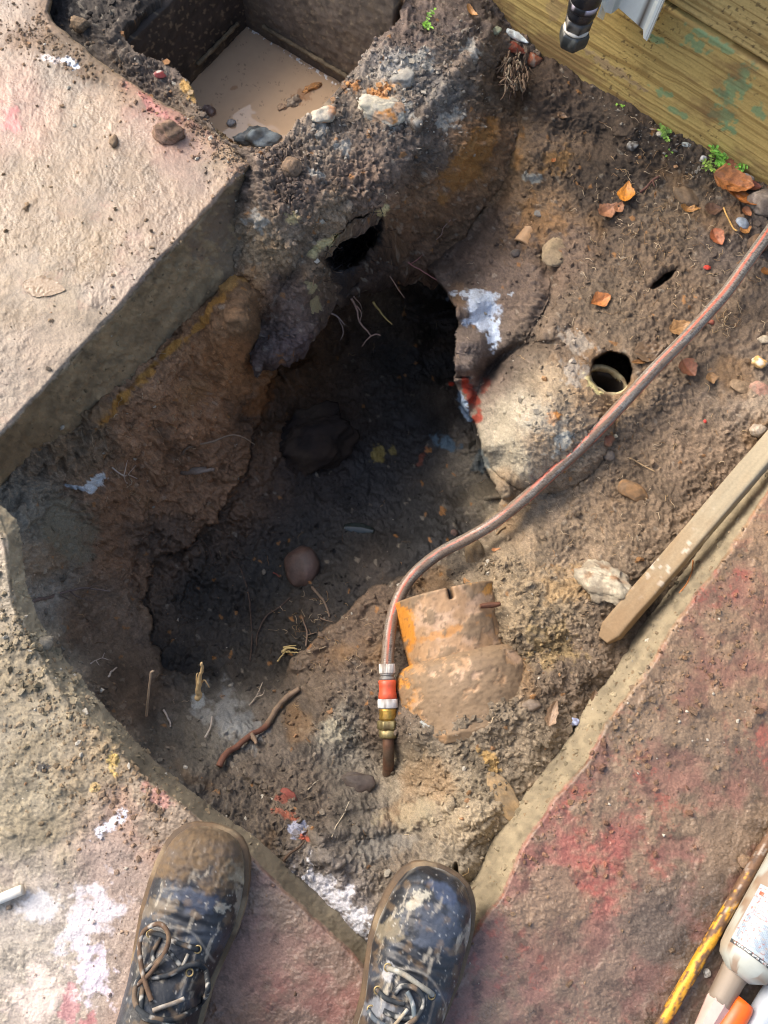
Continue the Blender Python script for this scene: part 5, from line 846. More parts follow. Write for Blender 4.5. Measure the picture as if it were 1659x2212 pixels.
root_('thin root winding down the middle of the dark pit floor', [(500, 1191), (520, 1236), (537, 1286), (542, 1331), (543, 1380), (540, 1428)], 1.8, 1.3, DK, 11, lift=.002)
root_('thin root slanting down left from the reddish rock', [(627, 1291), (605, 1312), (575, 1336), (558, 1372), (553, 1398)], 2.0, 1.2, DK, 12, lift=.002)
root_('stub root running down right from the reddish rock', [(675, 1271), (690, 1288), (703, 1306), (711, 1333)], 3.4, 2.0, (110, 94, 80), 13, lift=.003)
root_('forked root at the crest of the mound near the shadow edge', [(662, 1397), (664, 1372), (658, 1348), (650, 1330)], 2.0, 1.0, (134, 112, 94), 14, [[(664, 1372), (684, 1366)], [(690, 1334), (702, 1340), (720, 1344)]], lift=.006)
root_('thin root at the upper left edge of the pit floor', [(430, 1164), (450, 1184), (458, 1212)], 1.8, 1.0, DK, 15, lift=.002)
root_('white twisted root below the thin bent straw', [(236, 1464), (242, 1452), (253, 1444)], 2.4, 1.6, (190, 176, 160), 16, lift=.010)
root_('white root with hooked tip at the near edge of the pit', [(356, 1532), (362, 1548), (370, 1560), (369, 1574)], 2.4, 1.4, (186, 172, 158), 17, lift=.008)
root_('white root leaning left of the twig on the near slope', [(446, 1592), (455, 1570), (462, 1548)], 2.2, 1.6, (190, 176, 160), 18, lift=.010)
root_('pale forked root standing right of the split wood', [(540, 1524), (554, 1504), (562, 1482), (566, 1474)], 2.0, 1.0, (176, 160, 140), 19, [[(554, 1504), (566, 1500), (572, 1490)]], lift=.010)
root_('white branching rootlets on the near left slope', [(196, 1434), (208, 1428), (222, 1422), (234, 1426)], 1.6, .8, (188, 176, 164), 20, [[(208, 1428), (214, 1438)], [(222, 1422), (226, 1412)]], lift=.006)
root_('fine white root on the soil below the brass fitting', [(712, 1808), (724, 1788), (736, 1770), (752, 1736)], 1.2, .8, (196, 182, 156), 21, lift=.003)
root_('fine white root left of the flat wet soil slab', [(664, 1708), (676, 1694), (686, 1684)], 1.4, .8, (190, 176, 150), 22, lift=.003)
root_('pale root in the soil between the hose and the stake', [(1354, 995), (1378, 1001), (1396, 1010), (1412, 1019)], 1.8, 1.0, (176, 148, 110), 23, lift=.004)
root_('rusty thin root arching beside the stake by the slab', [(1464, 1282), (1478, 1262), (1488, 1236), (1493, 1212)], 1.6, 1.4, (170, 112, 66), 24, lift=.006)
root_('dark red root at the rim of the cave floor', [(590, 1268 - 30), (596, 1240), (604, 1248)], 1.6, 1.0, (130, 70, 60), 25, lift=.003)
root_('small root sticking up behind the lower hose', [(1072, 1156), (1080, 1146), (1094, 1140)], 3.0, 1.6, (140, 118, 90), 26, lift=.004)
root_('dark brown twig lying above the bright orange leaf', [(1378, 424), (1394, 410), (1406, 398), (1420, 390)], 3.2, 2.0, (96, 66, 56), 27, [[(1406, 400), (1410, 412)]], name='twig', cat='twig', group=None, lift=.006)
root_('dry yellow grass stem lying below the leaf pile', [(1558, 452), (1568, 478), (1578, 498), (1586, 508)], 1.6, 1.4, (206, 164, 96), 28, name='grass_stem', cat='grass stem', group=None, lift=.006)
root_('thick crooked twig with red peeled end on the near slope', [(476, 1654), (492, 1634), (512, 1617), (544, 1592), (570, 1574), (586, 1552), (598, 1530), (620, 1506), (646, 1488)], 7.0, 6.6, (128, 108, 88), 29, [[(544, 1592), (552, 1602), (556, 1612)]], name='twig', cat='twig', group=None, lift=.014, c2=(112, 76, 60), wob=.12)
root_('thin pale bent straw standing at the near edge of the pit', [(316, 1546, -.22), (320, 1505, -.19), (324, 1470, -.17), (326, 1452, -.16), (333, 1450, -.16)], 3.2, 2.4, (176, 152, 124), 30, name='straw', cat='straw', group=None, wob=.1)
root_('split piece of pale wood standing in the near slope', [(427, 1508, -.25), (431, 1470, -.22), (438, 1432, -.19)], 7.0, 2.6, (204, 176, 128), 31, [[(430, 1480, -.24), (442, 1470, -.22), (452, 1484, -.23)], [(428, 1490, -.24), (424, 1462, -.22), (428, 1454, -.22)]], name='wood_splinter', cat='wood splinter', group=None)
root_('frayed yellow straw tuft at the foot of the mound', [(608, 1410), (620, 1400), (640, 1402)], 4.0, 1.6, (196, 174, 120), 32, [[(612, 1408), (624, 1412), (646, 1410)], [(614, 1400), (628, 1394), (640, 1396)], [(600, 1430), (612, 1414), (626, 1404)]], name='straw_tuft', cat='straw', group=None, lift=.008)
root_('dark twig on the crumbly soil by the left boot toe', [(618, 1856), (632, 1842), (648, 1830), (664, 1812)], 3.4, 2.2, (84, 66, 52), 33, name='twig', cat='twig', group=None, lift=.005)
# black fibrous tuft in the dent of the bank
A = Acc(); r_ = random.Random(5)
for i in range(420):
    w0 = r_.gauss(0, 42); w1 = r_.gauss(0, 17); u0 = 764 + .7 * w0 + .7 * w1; v0 = 524 - .7 * w0 + .7 * w1; a = r_.uniform(0, 6.28); p0 = surf(u0, v0, .002); L = r_.uniform(.008, .03)
    q = [p0]; d = np.array([math.cos(a), math.sin(a), r_.uniform(-.2, .6)]);
    for k_ in range(5): d = d + np.array([r_.gauss(0, .35), r_.gauss(0, .35), r_.gauss(0, .3)]); q.append(q[-1] + d / np.linalg.norm(d) * L / 5)
    V_, F_, _, _ = tube(np.array(q), r_.uniform(.0003, .0008), 4); A.add(V_, F_, rgba((40, 34, 32) if r_.random() < .8 else (92, 74, 60), .6))
tag(A.build('root_tuft', M_ROOT), 'black fibrous root tuft in the dent under the yellow clay rim', None, None, 'stuff')
# matted brown stalks under the brick pieces
A = Acc()
for i in range(150):
    u0 = 1112 + r_.gauss(0, 13); v0 = 150 + r_.gauss(0, 18); p0 = unproj(u0, v0, -.045 + r_.uniform(0, .015)); L = r_.uniform(.012, .032); q = [p0]; d = np.array([r_.gauss(0, .25), -.6, -.6])
    for k_ in range(5): d = d + np.array([r_.gauss(0, .2), r_.gauss(0, .2), r_.gauss(0, .2)]); q.append(q[-1] + d / np.linalg.norm(d) * L / 5)
    V_, F_, _, _ = tube(np.array(q), r_.uniform(.0006, .0022), 5); A.add(V_, F_, rgba(r_.choice([(100, 82, 66), (120, 100, 80), (74, 58, 48), (140, 126, 106), (84, 68, 54)]), .8))
tag(A.build('stalk_clump', M_ROOT), 'hanging clump of rotten brown stalks under the broken bricks', 'stalk clump')
# hair roots and dry fibres spread over the soil: nobody could count them
A = Acc()
for i in range(1000):
    k_ = r_.random()
    if k_ < .35: u0, v0 = r_.gauss(1420, 110), r_.gauss(480, 130)
    elif k_ < .55: u0, v0 = r_.gauss(1350, 160), r_.gauss(1050, 130)
    elif k_ < .75: u0, v0 = r_.gauss(300, 110), r_.gauss(950, 120)
    elif k_ < .85: u0, v0 = r_.gauss(690, 50), r_.gauss(1370, 60)
    else: u0, v0 = r_.uniform(100, 1650), r_.uniform(300, 1900)
    if i < 40: u0, v0 = r_.gauss(1566, 14), r_.gauss(697, 16)
    if not (0 < u0 < 1659): continue
    if SHEETS[0][2][min(max(int(np.searchsorted(SHEETS[0][1], v0)), 0), len(SHEETS[0][1]) - 1), min(max(int(np.searchsorted(SHEETS[0][0], u0)), 0), len(SHEETS[0][0]) - 1)] or SHEETS[1][2][min(max(int(np.searchsorted(SHEETS[1][1], v0)), 0), len(SHEETS[1][1]) - 1), min(max(int(np.searchsorted(SHEETS[1][0], u0)), 0), len(SHEETS[1][0]) - 1)]: continue
    a = r_.uniform(0, 6.28); L = r_.uniform(5, 26); q = []
    for j in range(5):
        u0 += math.cos(a) * L / 4; v0 += math.sin(a) * L / 4; a += r_.gauss(0, .7); q.append(surf(u0, v0, .0012 + .002 * math.sin(j * .8)))
    dp = max(np.abs(np.diff(np.array(q)[:, 2])).max(), 0)
    if dp > .02: continue
    V_, F_, _, _ = tube(np.array(q), r_.uniform(.00025, .0006), 3); A.add(V_, F_, rgba(r_.choice([(176, 150, 112), (150, 120, 88), (196, 176, 146), (120, 96, 72)]), .8))
tag(A.build('root_hairs', M_ROOT), 'fine root hairs scattered over the dug soil', 'root hairs', None, 'stuff')
# ---------------------------------------------------------------- weeds
def weed(label, u, v, n, hgt, spread, seed, c=(120, 168, 62)):
    p = surf(u, v); r = random.Random(seed); root = empty('weed', tuple(p), label, 'weed', 'small weeds'); S = Acc(); Lf = Acc()
    for i in range(n):
        a = r.uniform(0, 6.28); L = hgt * r.uniform(.5, 1); q = [p + np.array([r.gauss(0, spread), r.gauss(0, spread), 0])]; d = np.array([math.cos(a) * .7, math.sin(a) * .7, 1.0])
        for k_ in range(6): d = d + np.array([math.cos(a) * .2, math.sin(a) * .2, -.12]); q.append(q[-1] + d / np.linalg.norm(d) * L / 6)
        V_, F_, _, _ = tube(np.array(q), np.linspace(.0007, .0004, 7), 5); S.add(V_, F_, rgba((118, 150, 70), .5))
        for k_ in range(2, 7):
            for sgn in (-1, 1) if k_ < 6 else (0,):
                b = a + sgn * 1.2 + r.gauss(0, .3); l = r.uniform(.004, .008) * hgt / .03; w_ = l * .32; e = np.array([math.cos(b), math.sin(b), r.uniform(-.1, .5)]); e /= np.linalg.norm(e); f = np.cross(e, [0, 0, 1]); f /= np.linalg.norm(f) + 1e-9
                pts = [q[k_] + e * l * t + f * w_ * s * math.sin(math.pi * (.08 + .92 * t)) ** .7 + np.array([0, 0, .15 * l * abs(s) - .2 * l * t * t]) for t in (0, .25, .5, .75, 1) for s in (-1, 0, 1)]
                g = r.uniform(.8, 1.25); Lf.add(pts, [(j * 3 + m_, j * 3 + m_ + 1, j * 3 + m_ + 4, j * 3 + m_ + 3) for j in range(4) for m_ in (0, 1)], rgba(tuple(min(255, x * g) for x in c), .45))
    S.build('stem', M_PLANT, root); Lf.build('foliage', M_PLANT, root)
weed('small feathery green weed on the crest of the bank', 914, 48, 5, .030, .002, 1)
weed('bright green weed clump between the board and the leaf pile', 1562, 372, 16, .034, .012, 2, (124, 182, 74))
weed('green weed with yellowish blades at the left of the bright clump', 1540, 366, 6, .030, .006, 3, (150, 178, 84))
weed('sparse little green weed against the board beside the pale stones', 1448, 296, 8, .026, .007, 4, (140, 176, 84))
weed('tiny seedling right of the sparse weed, under the board', 1436, 330, 3, .010, .003, 5)
weed('tiny green seedling at the foot of the board, farthest left', 1340, 224, 3, .012, .003, 6)
# ---------------------------------------------------------------- crumbs of soil and grit
def inmask(i, u, v):
    us_, vs_, m = SHEETS[i][:3]; a = np.clip(np.searchsorted(us_, u), 0, len(us_) - 1); b = np.clip(np.searchsorted(vs_, v), 0, len(vs_) - 1); return m[b, a], b, a
def scatter(name, label, regions, n, rmin, rmax, seed, tint=None, mat=None, palek=.08):
    r = np.random.default_rng(seed); var = []
    for i in range(10):
        V_, F_ = ICO[1]; V_ = V_ * (1 + .34 * r.normal(size=(len(V_), 1))).clip(.45, 1.6) * r.uniform(.5, 1.35, 3); var.append(V_)
    us_ = []; tot = sum(q[-1] for q in regions)
    for (x, y, sx, sy, ang, wgt) in regions:
        k = int(n * wgt / tot); a = math.radians(ang); dx = r.normal(size=k) * sx; dy = r.normal(size=k) * sy; us_.append(np.stack([x + dx * math.cos(a) - dy * math.sin(a), y + dx * math.sin(a) + dy * math.cos(a)], 1))
    uv = np.concatenate(us_); uv = uv[(uv[:, 0] > -25) & (uv[:, 0] < 1685) & (uv[:, 1] > -25) & (uv[:, 1] < 2240)]; cl_ = fbm(uv[:, 0] * .02, uv[:, 1] * .02, 3, seed % 50); uv = uv[r.random(len(uv)) < sstep(-.35, .25, cl_) + .15]
    pos = np.zeros((len(uv), 3)); col = np.zeros((len(uv), 4)); done = np.zeros(len(uv), bool)
    for (su, sv, m, Pf, nn, cc) in SHEETS:
        a = np.clip(np.searchsorted(su, uv[:, 0]), 0, len(su) - 1); b = np.clip(np.searchsorted(sv, uv[:, 1]), 0, len(sv) - 1); ok = m[b, a] & ~done; pos[ok] = Pf[b, a][ok]; col[ok] = cc[b, a][ok]; done |= ok
    pos = pos[done]; col = col[done]; k = len(pos); sz = rmin * (rmax / rmin) ** (r.random(k) ** 3.2); VV = []; CC = []; nv = len(ICO[1][0])
    for i in range(k):
        a = r.uniform(0, 6.28); c_, s_ = math.cos(a), math.sin(a); v = var[i % 10]; x = v[:, 0] * c_ - v[:, 1] * s_; y = v[:, 0] * s_ + v[:, 1] * c_
        VV.append(np.stack([x, y, v[:, 2] * .8], 1) * sz[i] + pos[i] + np.array([0, 0, sz[i] * .35]))
    f = r.uniform(.72, 1.3, k)[:, None]; c = col[:, :3] * f
    if tint is not None: c = c * (1 - tint[1]) + lin(tint[0]) * tint[1] * f
    q = r.random(k); c[q < palek] = lin((176, 168, 152)) * f[q < palek]; c[(q > palek) & (q < palek * 1.5)] = lin((142, 110, 80)) * f[(q > palek) & (q < palek * 1.5)]
    c4 = np.concatenate([c, np.full((k, 1), .82)], 1); VV = np.concatenate(VV); CC = np.repeat(c4, nv, 0); FF = (ICO[1][1][None] + (np.arange(k) * nv)[:, None, None]).reshape(-1, 3)
    return tag(mesh(name, VV, FF, mat or M_SOIL, None, CC, flat=True), label, None, None, 'stuff')
scatter('soil_crumbs', 'loose brown soil crumbs over the bank and the dug slopes', [(620, 400, 90, 50, 30, 5), (780, 230, 120, 70, -35, 6), (900, 120, 90, 60, 0, 3), (330, 100, 110, 40, 40, 3), (480, 290, 60, 30, 45, 3), (640, 560, 70, 50, 0, 1.5), (1100, 950, 400, 500, 0, 9), (1350, 500, 200, 160, 0, 5), (1250, 1450, 130, 130, -50, 5), (1050, 1650, 100, 90, 0, 5), (1200, 750, 150, 150, 0, 3), (300, 950, 120, 90, -40, 3), (180, 1500, 130, 30, 44, 5), (60, 1330, 30, 90, 0, 2), (1140, 1390, 50, 60, 0, 3), (1010, 1530, 80, 16, -14, 3), (1040, 1230, 60, 12, -14, 1.5), (700, 1500, 120, 100, 0, 4), (600, 1750, 120, 60, 40, 4), (600, 1200, 160, 120, 0, 4), (300, 1250, 140, 200, 0, 3)], 30000, .0007, .0056, 5, palek=.02)
scatter('mud_crumbs', 'loose crumbs of mud scattered over the paving', [(150, 110, 90, 30, 30, 4), (420, 270, 110, 26, 35, 5), (540, 360, 30, 30, 0, 3), (60, 90, 40, 30, 0, 2), (150, 1600, 130, 90, 40, 7), (320, 1740, 80, 60, 40, 4), (300, 650, 60, 120, 40, 2), (200, 500, 160, 260, 0, 2), (1400, 1700, 200, 250, 0, 3.0), (1250, 1650, 40, 250, 32, 2.5), (1560, 1350, 60, 180, 20, 1.5), (250, 1950, 200, 120, 0, 1.2), (1500, 1400, 90, 100, 0, 1.5)], 8000, .0006, .0036, 6, ((128, 104, 78), .45), palek=.03)
scatter('gravel', 'grey and white grit in the broken crest of the bank', [(850, 180, 70, 60, -35, 5), (940, 250, 60, 50, 0, 3), (690, 270, 40, 26, -30, 2), (1440, 320, 90, 14, 33, 2), (1010, 110, 30, 40, 0, 1)], 1100, .0010, .0040, 8, ((140, 134, 122), .7), M_STONE, .02)

# ---------------------------------------------------------------- rusty yellow rod, white tube end
z0 = .009
def rod(name, label, cat, a, b, rpx, cfun, mat, z_=(.009, .009), seg=20, step=.0016):
    p0, p1 = np.array(unproj(a[0], a[1], z_[0])), np.array(unproj(b[0], b[1], z_[1])); n = int(np.linalg.norm(p1 - p0) / step); t = np.linspace(0, 1, n)[:, None]; r_m = rpx * mpp(*a, 0)
    V_, F_, S_, A_ = tube(p0 + (p1 - p0) * t, r_m, seg); return tag(mesh(name, V_, F_, mat, None, cfun(V_, S_, A_)), label, cat)
def yel(V_, S, A):
    C = vary(V_, (206, 150, 44), .5, .12, 60, 3); u, v = projv(V_); m = sstep(-.12, .12, fbm(S * 26, A * .9, 5, 5, .6) + .14 + .6 * sstep(1990, 1880, v) - .10 * sstep(1900, 2000, v) + .25 * np.cos(A + 2.4)); C = mixc(C, m, (104, 78, 58), .6)
    C = mixc(C, sstep(.2, .35, fbm(S * 60, A * 1.5, 4, 6)) * .8, (74, 58, 48), .6); return mixc(C, sstep(.33, .42, fbm(S * 40, A * 2, 4, 8)) * sstep(2040, 1960, v) * .5, (160, 152, 142), .3)
rod('metal_rod', 'long muddy rod with flaking yellow paint lying on the red paving', 'rod', (1700, 1745), (1402, 2260), 12.0, yel, M_RUST, (.012, .012))
rod('plastic_tube', 'end of a small white plastic tube at the left edge by the left boot', 'tube', (-60, 1966), (50, 1921), 11, lambda V, S, A: mixc(vary(V, (222, 218, 206), .4, .04, 40, 2), sstep(.0, .03, S - S.max() + .012 + .008 * n3(V, 60, 3)) * .8, (178, 150, 104)), M_PLAST, (.009, .009))

# ---------------------------------------------------------------- bottles and tub at the lower right
def bottle(a, b, rpx, label):
    z_ = rpx * mpp(1600, 2040, .05); A0, B0 = np.array(unproj(a[0], a[1], z_)), np.array(unproj(b[0], b[1], z_)); t = (B0 - A0) / np.linalg.norm(B0 - A0); R = z_
    root = empty('sealant_bottle', tuple(A0 - np.array([0, 0, z_])), label, 'bottle'); mz = mpp(1600, 2040, .03)
    prof = [(0, R * .42), (.003, R * .55), (.010, R * .86), (.020, R * .97), (.034, R)] + [(x, R) for x in np.linspace(.05, .2, 26)] + [(.21, R * .96), (.216, R * .85), (.217, 0.002)]
    V, Fc, D, A = lathe(A0, B0, prof, 96, close=True); C = vary(V, (166, 170, 162), .35, .08, 40, 3); C = mixc(C, sstep(.0, .35, n3(V, 26, 5)) * .6, (146, 126, 100), .6); C = mixc(C, sstep(.26, .4, n3(V, 60, 7)) * .7, (128, 96, 70), .7); mesh('body', V, Fc, M_PLAST, root, C)
    nk = 27 * mz; N0 = A0 + np.array([0, 0, -R * .30])
    V, Fc, D, A = lathe(N0, N0 - t, [(-.006, nk), (0, nk * 1.02), (.004, nk * .98), (.030, nk * .92), (.036, nk * .92)], 64, close=True); mesh('neck', V, Fc, M_PLAST, root, mixc(vary(V, (134, 122, 108), .6, .12, 80, 4), sstep(.1, .4, n3(V, 70, 2)) * .5, (104, 84, 66)))
    V, Fc, D, A = lathe(N0 - t * .034, N0 - t, [(0, nk * .93), (.002, nk * .97), (.020, nk * .86), (.044, nk * .70), (.048, nk * .66)], 8, close=True); C = mixc(vary(V, (182, 160, 152), .45, .05, 40, 5), sstep(.15, .4, n3(V, 80, 6)) * .6, (158, 118, 100)); mesh('nozzle_cap', V, Fc, M_PLAST, root, C, flat=True)
    # label wrapped on the upper left of the body, drawn mark by mark
    na, nd = 300, 330; d0, d1 = .012, .098; w_ = np.cross(t, [0, 0, 1.0]); th = np.linspace(-1.25, .95, na); dd = np.linspace(d0 + .012, d1, nd); TH, DD = np.meshgrid(th, dd); side = w_ / np.linalg.norm(w_)
    if proj(A0 + side * R)[0] > proj(A0)[0]: side = -side            # side = towards the picture's left
    # TH -: left flank, +: right flank
    RR = np.where(DD < .034, np.interp(DD, [.020, .034], [R * .975, R]), R) + .0006
    V = A0 + t * DD[..., None] + RR[..., None] * (-np.sin(TH)[..., None] * side + np.cos(TH)[..., None] * np.array([0, 0, 1.0]))
    x = (TH - th[0]) / (th[-1] - th[0]); y = (DD - dd[0]) / (dd[-1] - dd[0])       # x across, y from neck upwards
    Cc = np.concatenate([np.tile(lin((152, 168, 178)), (nd, na, 1)), np.full((nd, na, 1), .4)], -1)
    def put(m, c): Cc[..., :3] = np.where(m[..., None], lin(c), Cc[..., :3])
    put(y < .055, (56, 60, 62)); gx = (x * 46).astype(int); gy = ((y - .014) * 190).astype(int); bit = ((gx * 7919 + gy * 104729 + gx * gy * 31) % 7) < 4
    put((y > .016) & (y < .042) & (x > .08) & (x < .9) & bit & ((x * 46) % 1 < .75) & ((gx % 6) != 5), (214, 220, 222))
    rows = (y * 58) % 1; word = ((x * 60).astype(int) * 131 + (y * 58).astype(int) * 977) % 9 > 1
    put((x > .05) & (x < .60) & (y > .10) & (y < .50) & (rows < .38) & word, (84, 92, 112)); put((x > .10) & (x < .64) & (y > .52) & (y < .86) & (rows < .38) & word, (176, 84, 84))
    put((x > .06) & (x < .14) & (y > .84) & (y < .90), (206, 84, 60)); put((x > .1) & (x < .9) & (np.abs(y - .955) < .006) & word, (90, 100, 110))
    for k_ in range(4):
        yc = .15 + .19 * k_; put((np.abs(x - .80) < .115) & (np.abs(y - yc) < .078), (58, 68, 104) if k_ < 3 else (206, 150, 80)); put((np.abs(x - .80) < .10) & (np.abs(y - yc) < .066) & ((x - .80) * 1.3 + (y - yc) * (1 - k_ * .7) > .0), (130, 144, 170)); put(((x - .80) ** 2 + (y - yc - .01) ** 2 < .0012), (176, 180, 186) if k_ < 3 else (220, 110, 60))
    sm = fbm(x * 9, y * 9, 4, 6); Cf = Cc.reshape(-1, 4); Cf = mixc(Cf, (sstep(.2, .4, sm) * .55).ravel(), (176, 172, 166)); Cf = mixc(Cf, sstep(.36, .46, fbm(x * 22, y * 22, 4, 8)).ravel() * .7, (150, 80, 60)); Cf = mixc(Cf, sstep(.3, .5, fbm(x * 12, y * 12, 4, 9)).ravel() * .4, (170, 150, 126))
    ii = np.arange(nd * na).reshape(nd, na); f = np.stack([ii[:-1, :-1], ii[:-1, 1:], ii[1:, 1:], ii[1:, :-1]], -1).reshape(-1, 4); VV = V.reshape(-1, 3); nn_ = np.cross(VV[f[0, 1]] - VV[f[0, 0]], VV[f[0, 3]] - VV[f[0, 0]]); out_ = VV[f[0, 0]] - (A0 + t * dd[0])
    if nn_.dot(out_) < 0: f = f[:, ::-1]
    mesh('label_sticker', VV, np.ascontiguousarray(f), M_PLAST, root, Cf)
bottle((1594, 2108), (1706, 1898), 59, 'dirty white bottle with printed label lying neck-down beside the yellow rod')
# second tube with orange cap
zt = .026; A0, B0 = unproj(1566, 2230, zt), unproj(1640, 2110, zt); root = empty('capped_tube', tuple(A0 - np.array([0, 0, zt])), 'white tube with bright orange cap below the printed bottle', 'tube'); mz = mpp(1590, 2190, .03)
L = np.linalg.norm(B0 - A0); V_, F_, D_, A_ = lathe(A0, B0, [(-.06, 26 * mz), (-.05, 27 * mz), (.018, 25 * mz), (.034, 24 * mz), (.040, 20 * mz)], 64); mesh('orange_cap', V_, F_, M_PLAST, root, mixc(vary(V_, (232, 96, 28), .35, .04, 40, 2), sstep(.4, .5, n3(V_, 40, 3)) * .6, (200, 80, 40)))
A1 = A0 + np.array([.026, -.010, -.004]); B1 = A1 + (B0 - A0); V_, F_, D_, A_ = lathe(A1, B1, [(-.09, 26 * mz), (.05, 27 * mz), (.068, 26 * mz), (.074, 22 * mz)], 64); mesh('tube_body', V_, F_, M_PLAST, root, mixc(vary(V_, (166, 174, 182), .4, .04, 30, 5), sstep(.36, .5, n3(V_, 60, 6)) * .7, (120, 70, 60)))
# tub
pc = np.array(P(1800, 2150, .0)); rr_ = abs(P(1634, 2150, .075)[0] - P(1800, 2150, .075)[0]); V_, F_, D_, A_ = lathe(pc, pc + np.array([0, 0, 1.0]), [(.001, rr_ * .90), (.03, rr_ * .94), (.074, rr_ * .98), (.078, rr_ * 1.01), (.084, rr_ * 1.01), (.086, rr_ * .985), (.083, rr_ * .96), (.083, .01)], 120)
o = mesh('plastic_tub', V_, F_, M_PLAST, None, mixc(vary(V_, (170, 182, 174), .4, .03, 20, 5), sstep(.42, .5, n3(V_, 50, 7)) * .6, (120, 96, 74))); tag(o, 'pale greenish-white plastic tub lid at the lower right edge', 'tub')

# ---------------------------------------------------------------- the person: muddy work boots and trousers
def to3(a): return np.array([a[0], a[1], 0.0])
person = empty('person', tuple(P(620, 2330, 0)), 'person in muddy black work boots and dark trousers standing at the edge of the hole', 'person')
def boot(toe, back, seed, label, mud, stains, W):
    T = np.array(P(toe[0], toe[1], .015)); Bk = np.array(P(back[0], back[1], .03)); f = Bk - T; f[2] = 0; f /= np.linalg.norm(f); l = np.array([-f[1], f[0], 0.0]); T[2] = .004
    if proj(T + f * .1 + l * .1)[0] > proj(T + f * .1)[0]: l = -l          # l = picture left
    ws = np.array([[0, .001], [.003, .022], [.008, .034], [.018, .0445], [.03, .051], [.05, .0565], [.075, .059], [.10, .0585], [.13, .053], [.16, .0475], [.20, .044], [.24, .043], [.27, .040], [.285, .030], [.292, .014], [.295, .001]]); ws[:, 1] *= W
    wf = lambda s: np.interp(s, ws[:, 0], ws[:, 1]); co = lambda s: np.interp(s, [0, .08, .15, .3], [.0, .0, .004 * (1 if seed == 1 else -1), 0])
    # sole
    s_ = np.concatenate([[0], np.geomspace(.0006, .03, 26), np.linspace(.034, .26, 60), .295 - np.geomspace(.03, .0006, 26), [.295]]); A = []; zs = np.array([0, .004, .012, .022, .026, .026]); of = np.array([-.006, -.002, -.0008, -.0005, -.0015, -.012])
    ring = lambda o, z: np.concatenate([T + f * (s_[:, None] * (1) - o * np.cos(np.pi * s_ / .295)[:, None]) + l * (np.maximum(wf(s_) + o, .0004) + co(s_))[:, None] + np.array([0, 0, z]), (T + f * (s_[::-1, None] - o * np.cos(np.pi * s_[::-1] / .295)[:, None]) - l * (np.maximum(wf(s_[::-1]) + o, .0004) - co(s_[::-1]))[:, None] + np.array([0, 0, z]))[1:-1]])
    R_ = [ring(o + .004, z) for o, z in zip(of, zs)]; m = len(R_[0]); V = np.concatenate(R_); F_ = [(i * m + k, i * m + (k + 1) % m, (i + 1) * m + (k + 1) % m, (i + 1) * m + k) for i in range(len(zs) - 1) for k in range(m)] + [tuple(range(m - 1, -1, -1)), tuple((len(zs) - 1) * m + k for k in range(m))]
    Cs = vary(V, (92, 74, 54), .8, .25, 60, seed); Cs = mixc(Cs, sstep(.0, .4, n3(V, 30, seed + 3)) * .6, (70, 58, 48)); Cs = mixc(Cs, sstep(.1, .3, n3(V, 22, seed + 5)) * .5, (150, 132, 104)); V = V + .0006 * np.stack([n3(V, 90, 3)] * 3, 1)
    # upper
    n, k = 230, 97; s = np.concatenate([np.geomspace(.0008, .02, 24), np.linspace(.021, .285, n - 38), .2935 - np.geomspace(.008, .0003, 14)]); n = len(s); th = np.linspace(0, np.pi, k); S, TH = np.meshgrid(s, th, indexing='ij')
    ht = np.interp(s, [0, .003, .01, .022, .04, .065, .09, .115, .14, .165, .19, .215, .24, .28, .2935], [.002, .018, .033, .043, .0485, .050, .049, .0535, .064, .080, .104, .135, .172, .178, .150]); H = ht[:, None] + 0 * TH
    cs, sn = np.cos(TH), np.sin(TH); fl = sstep(.12, .24, S); p_ = .80 - .15 * fl; wd = wf(S) * .955; hz = np.abs(sn) ** (.82 - .2 * fl) * H; wz = wd * (1 - sstep(.05, .12, hz) * .12) 
    y = np.sign(cs) * np.abs(cs) ** p_ * wz; z = .024 + hz
    tong = sstep(.112, .126, S + .35 * y ** 2 / .03) * sstep(.026, .020, np.abs(y)) * sstep(.25, .2, S) * (sn > 0); z = z - .0035 * tong
    nx_ = S * 0; cr = .0016 * np.sin((S - .085) * 520 + 25 * np.abs(y) + 2 * fbm(S * 30, y * 30, 2, seed)) * sstep(.07, .085, S) * sstep(.122, .105, S) * sstep(.9, .3, np.abs(cs)); z = z + cr * .8
    arc = S - 6.5 * y ** 2
    for (a0, dpt) in ((.016, .0012), (.031, .0014), (.052, .0010)) if seed == 2 else ((.060, .0008),): z = z - dpt * np.exp(-((arc - a0) / .0016) ** 2) * sstep(.99, .8, np.abs(cs)); z = z + .0006 * sstep(a0 - .002, a0 + .002, arc)
    arc2 = (S - .098) - 16 * y ** 2 * (S < .2); z = z + .0018 * sstep(-.001, .001, arc2) * sstep(.95, .9, np.abs(cs))
    z = z + .0012 * fbm(S * 26, y * 26 + z * 20, 4, seed + 3) + .0004 * fbm(S * 120, y * 120, 3, seed + 4)
    VU = T + f * S[..., None] + l * (y + co(S) + .0008 * fbm(S * 30, z * 30, 3, seed))[..., None]; VU[..., 2] = z
    ii = np.arange(n * k).reshape(n, k); fu = [tuple(q) for q in np.stack([ii[:-1, :-1], ii[1:, :-1], ii[1:, 1:], ii[:-1, 1:]], -1).reshape(-1, 4).tolist()] + [tuple(range(k)), tuple(int(ii[-1, q]) for q in range(k - 1, -1, -1))]
    VF = VU.reshape(-1, 3); u, v = projv(VF); C = vary(VF, (34, 37, 42), .40, .2, 50, seed)
    C = mixc(C, sstep(-.05, .6, fbm(u * .015, v * .015, 4, seed + 9, .5)) * .6, (72, 80, 92), .42)  # blue-grey sky reflection painted into the leather colour
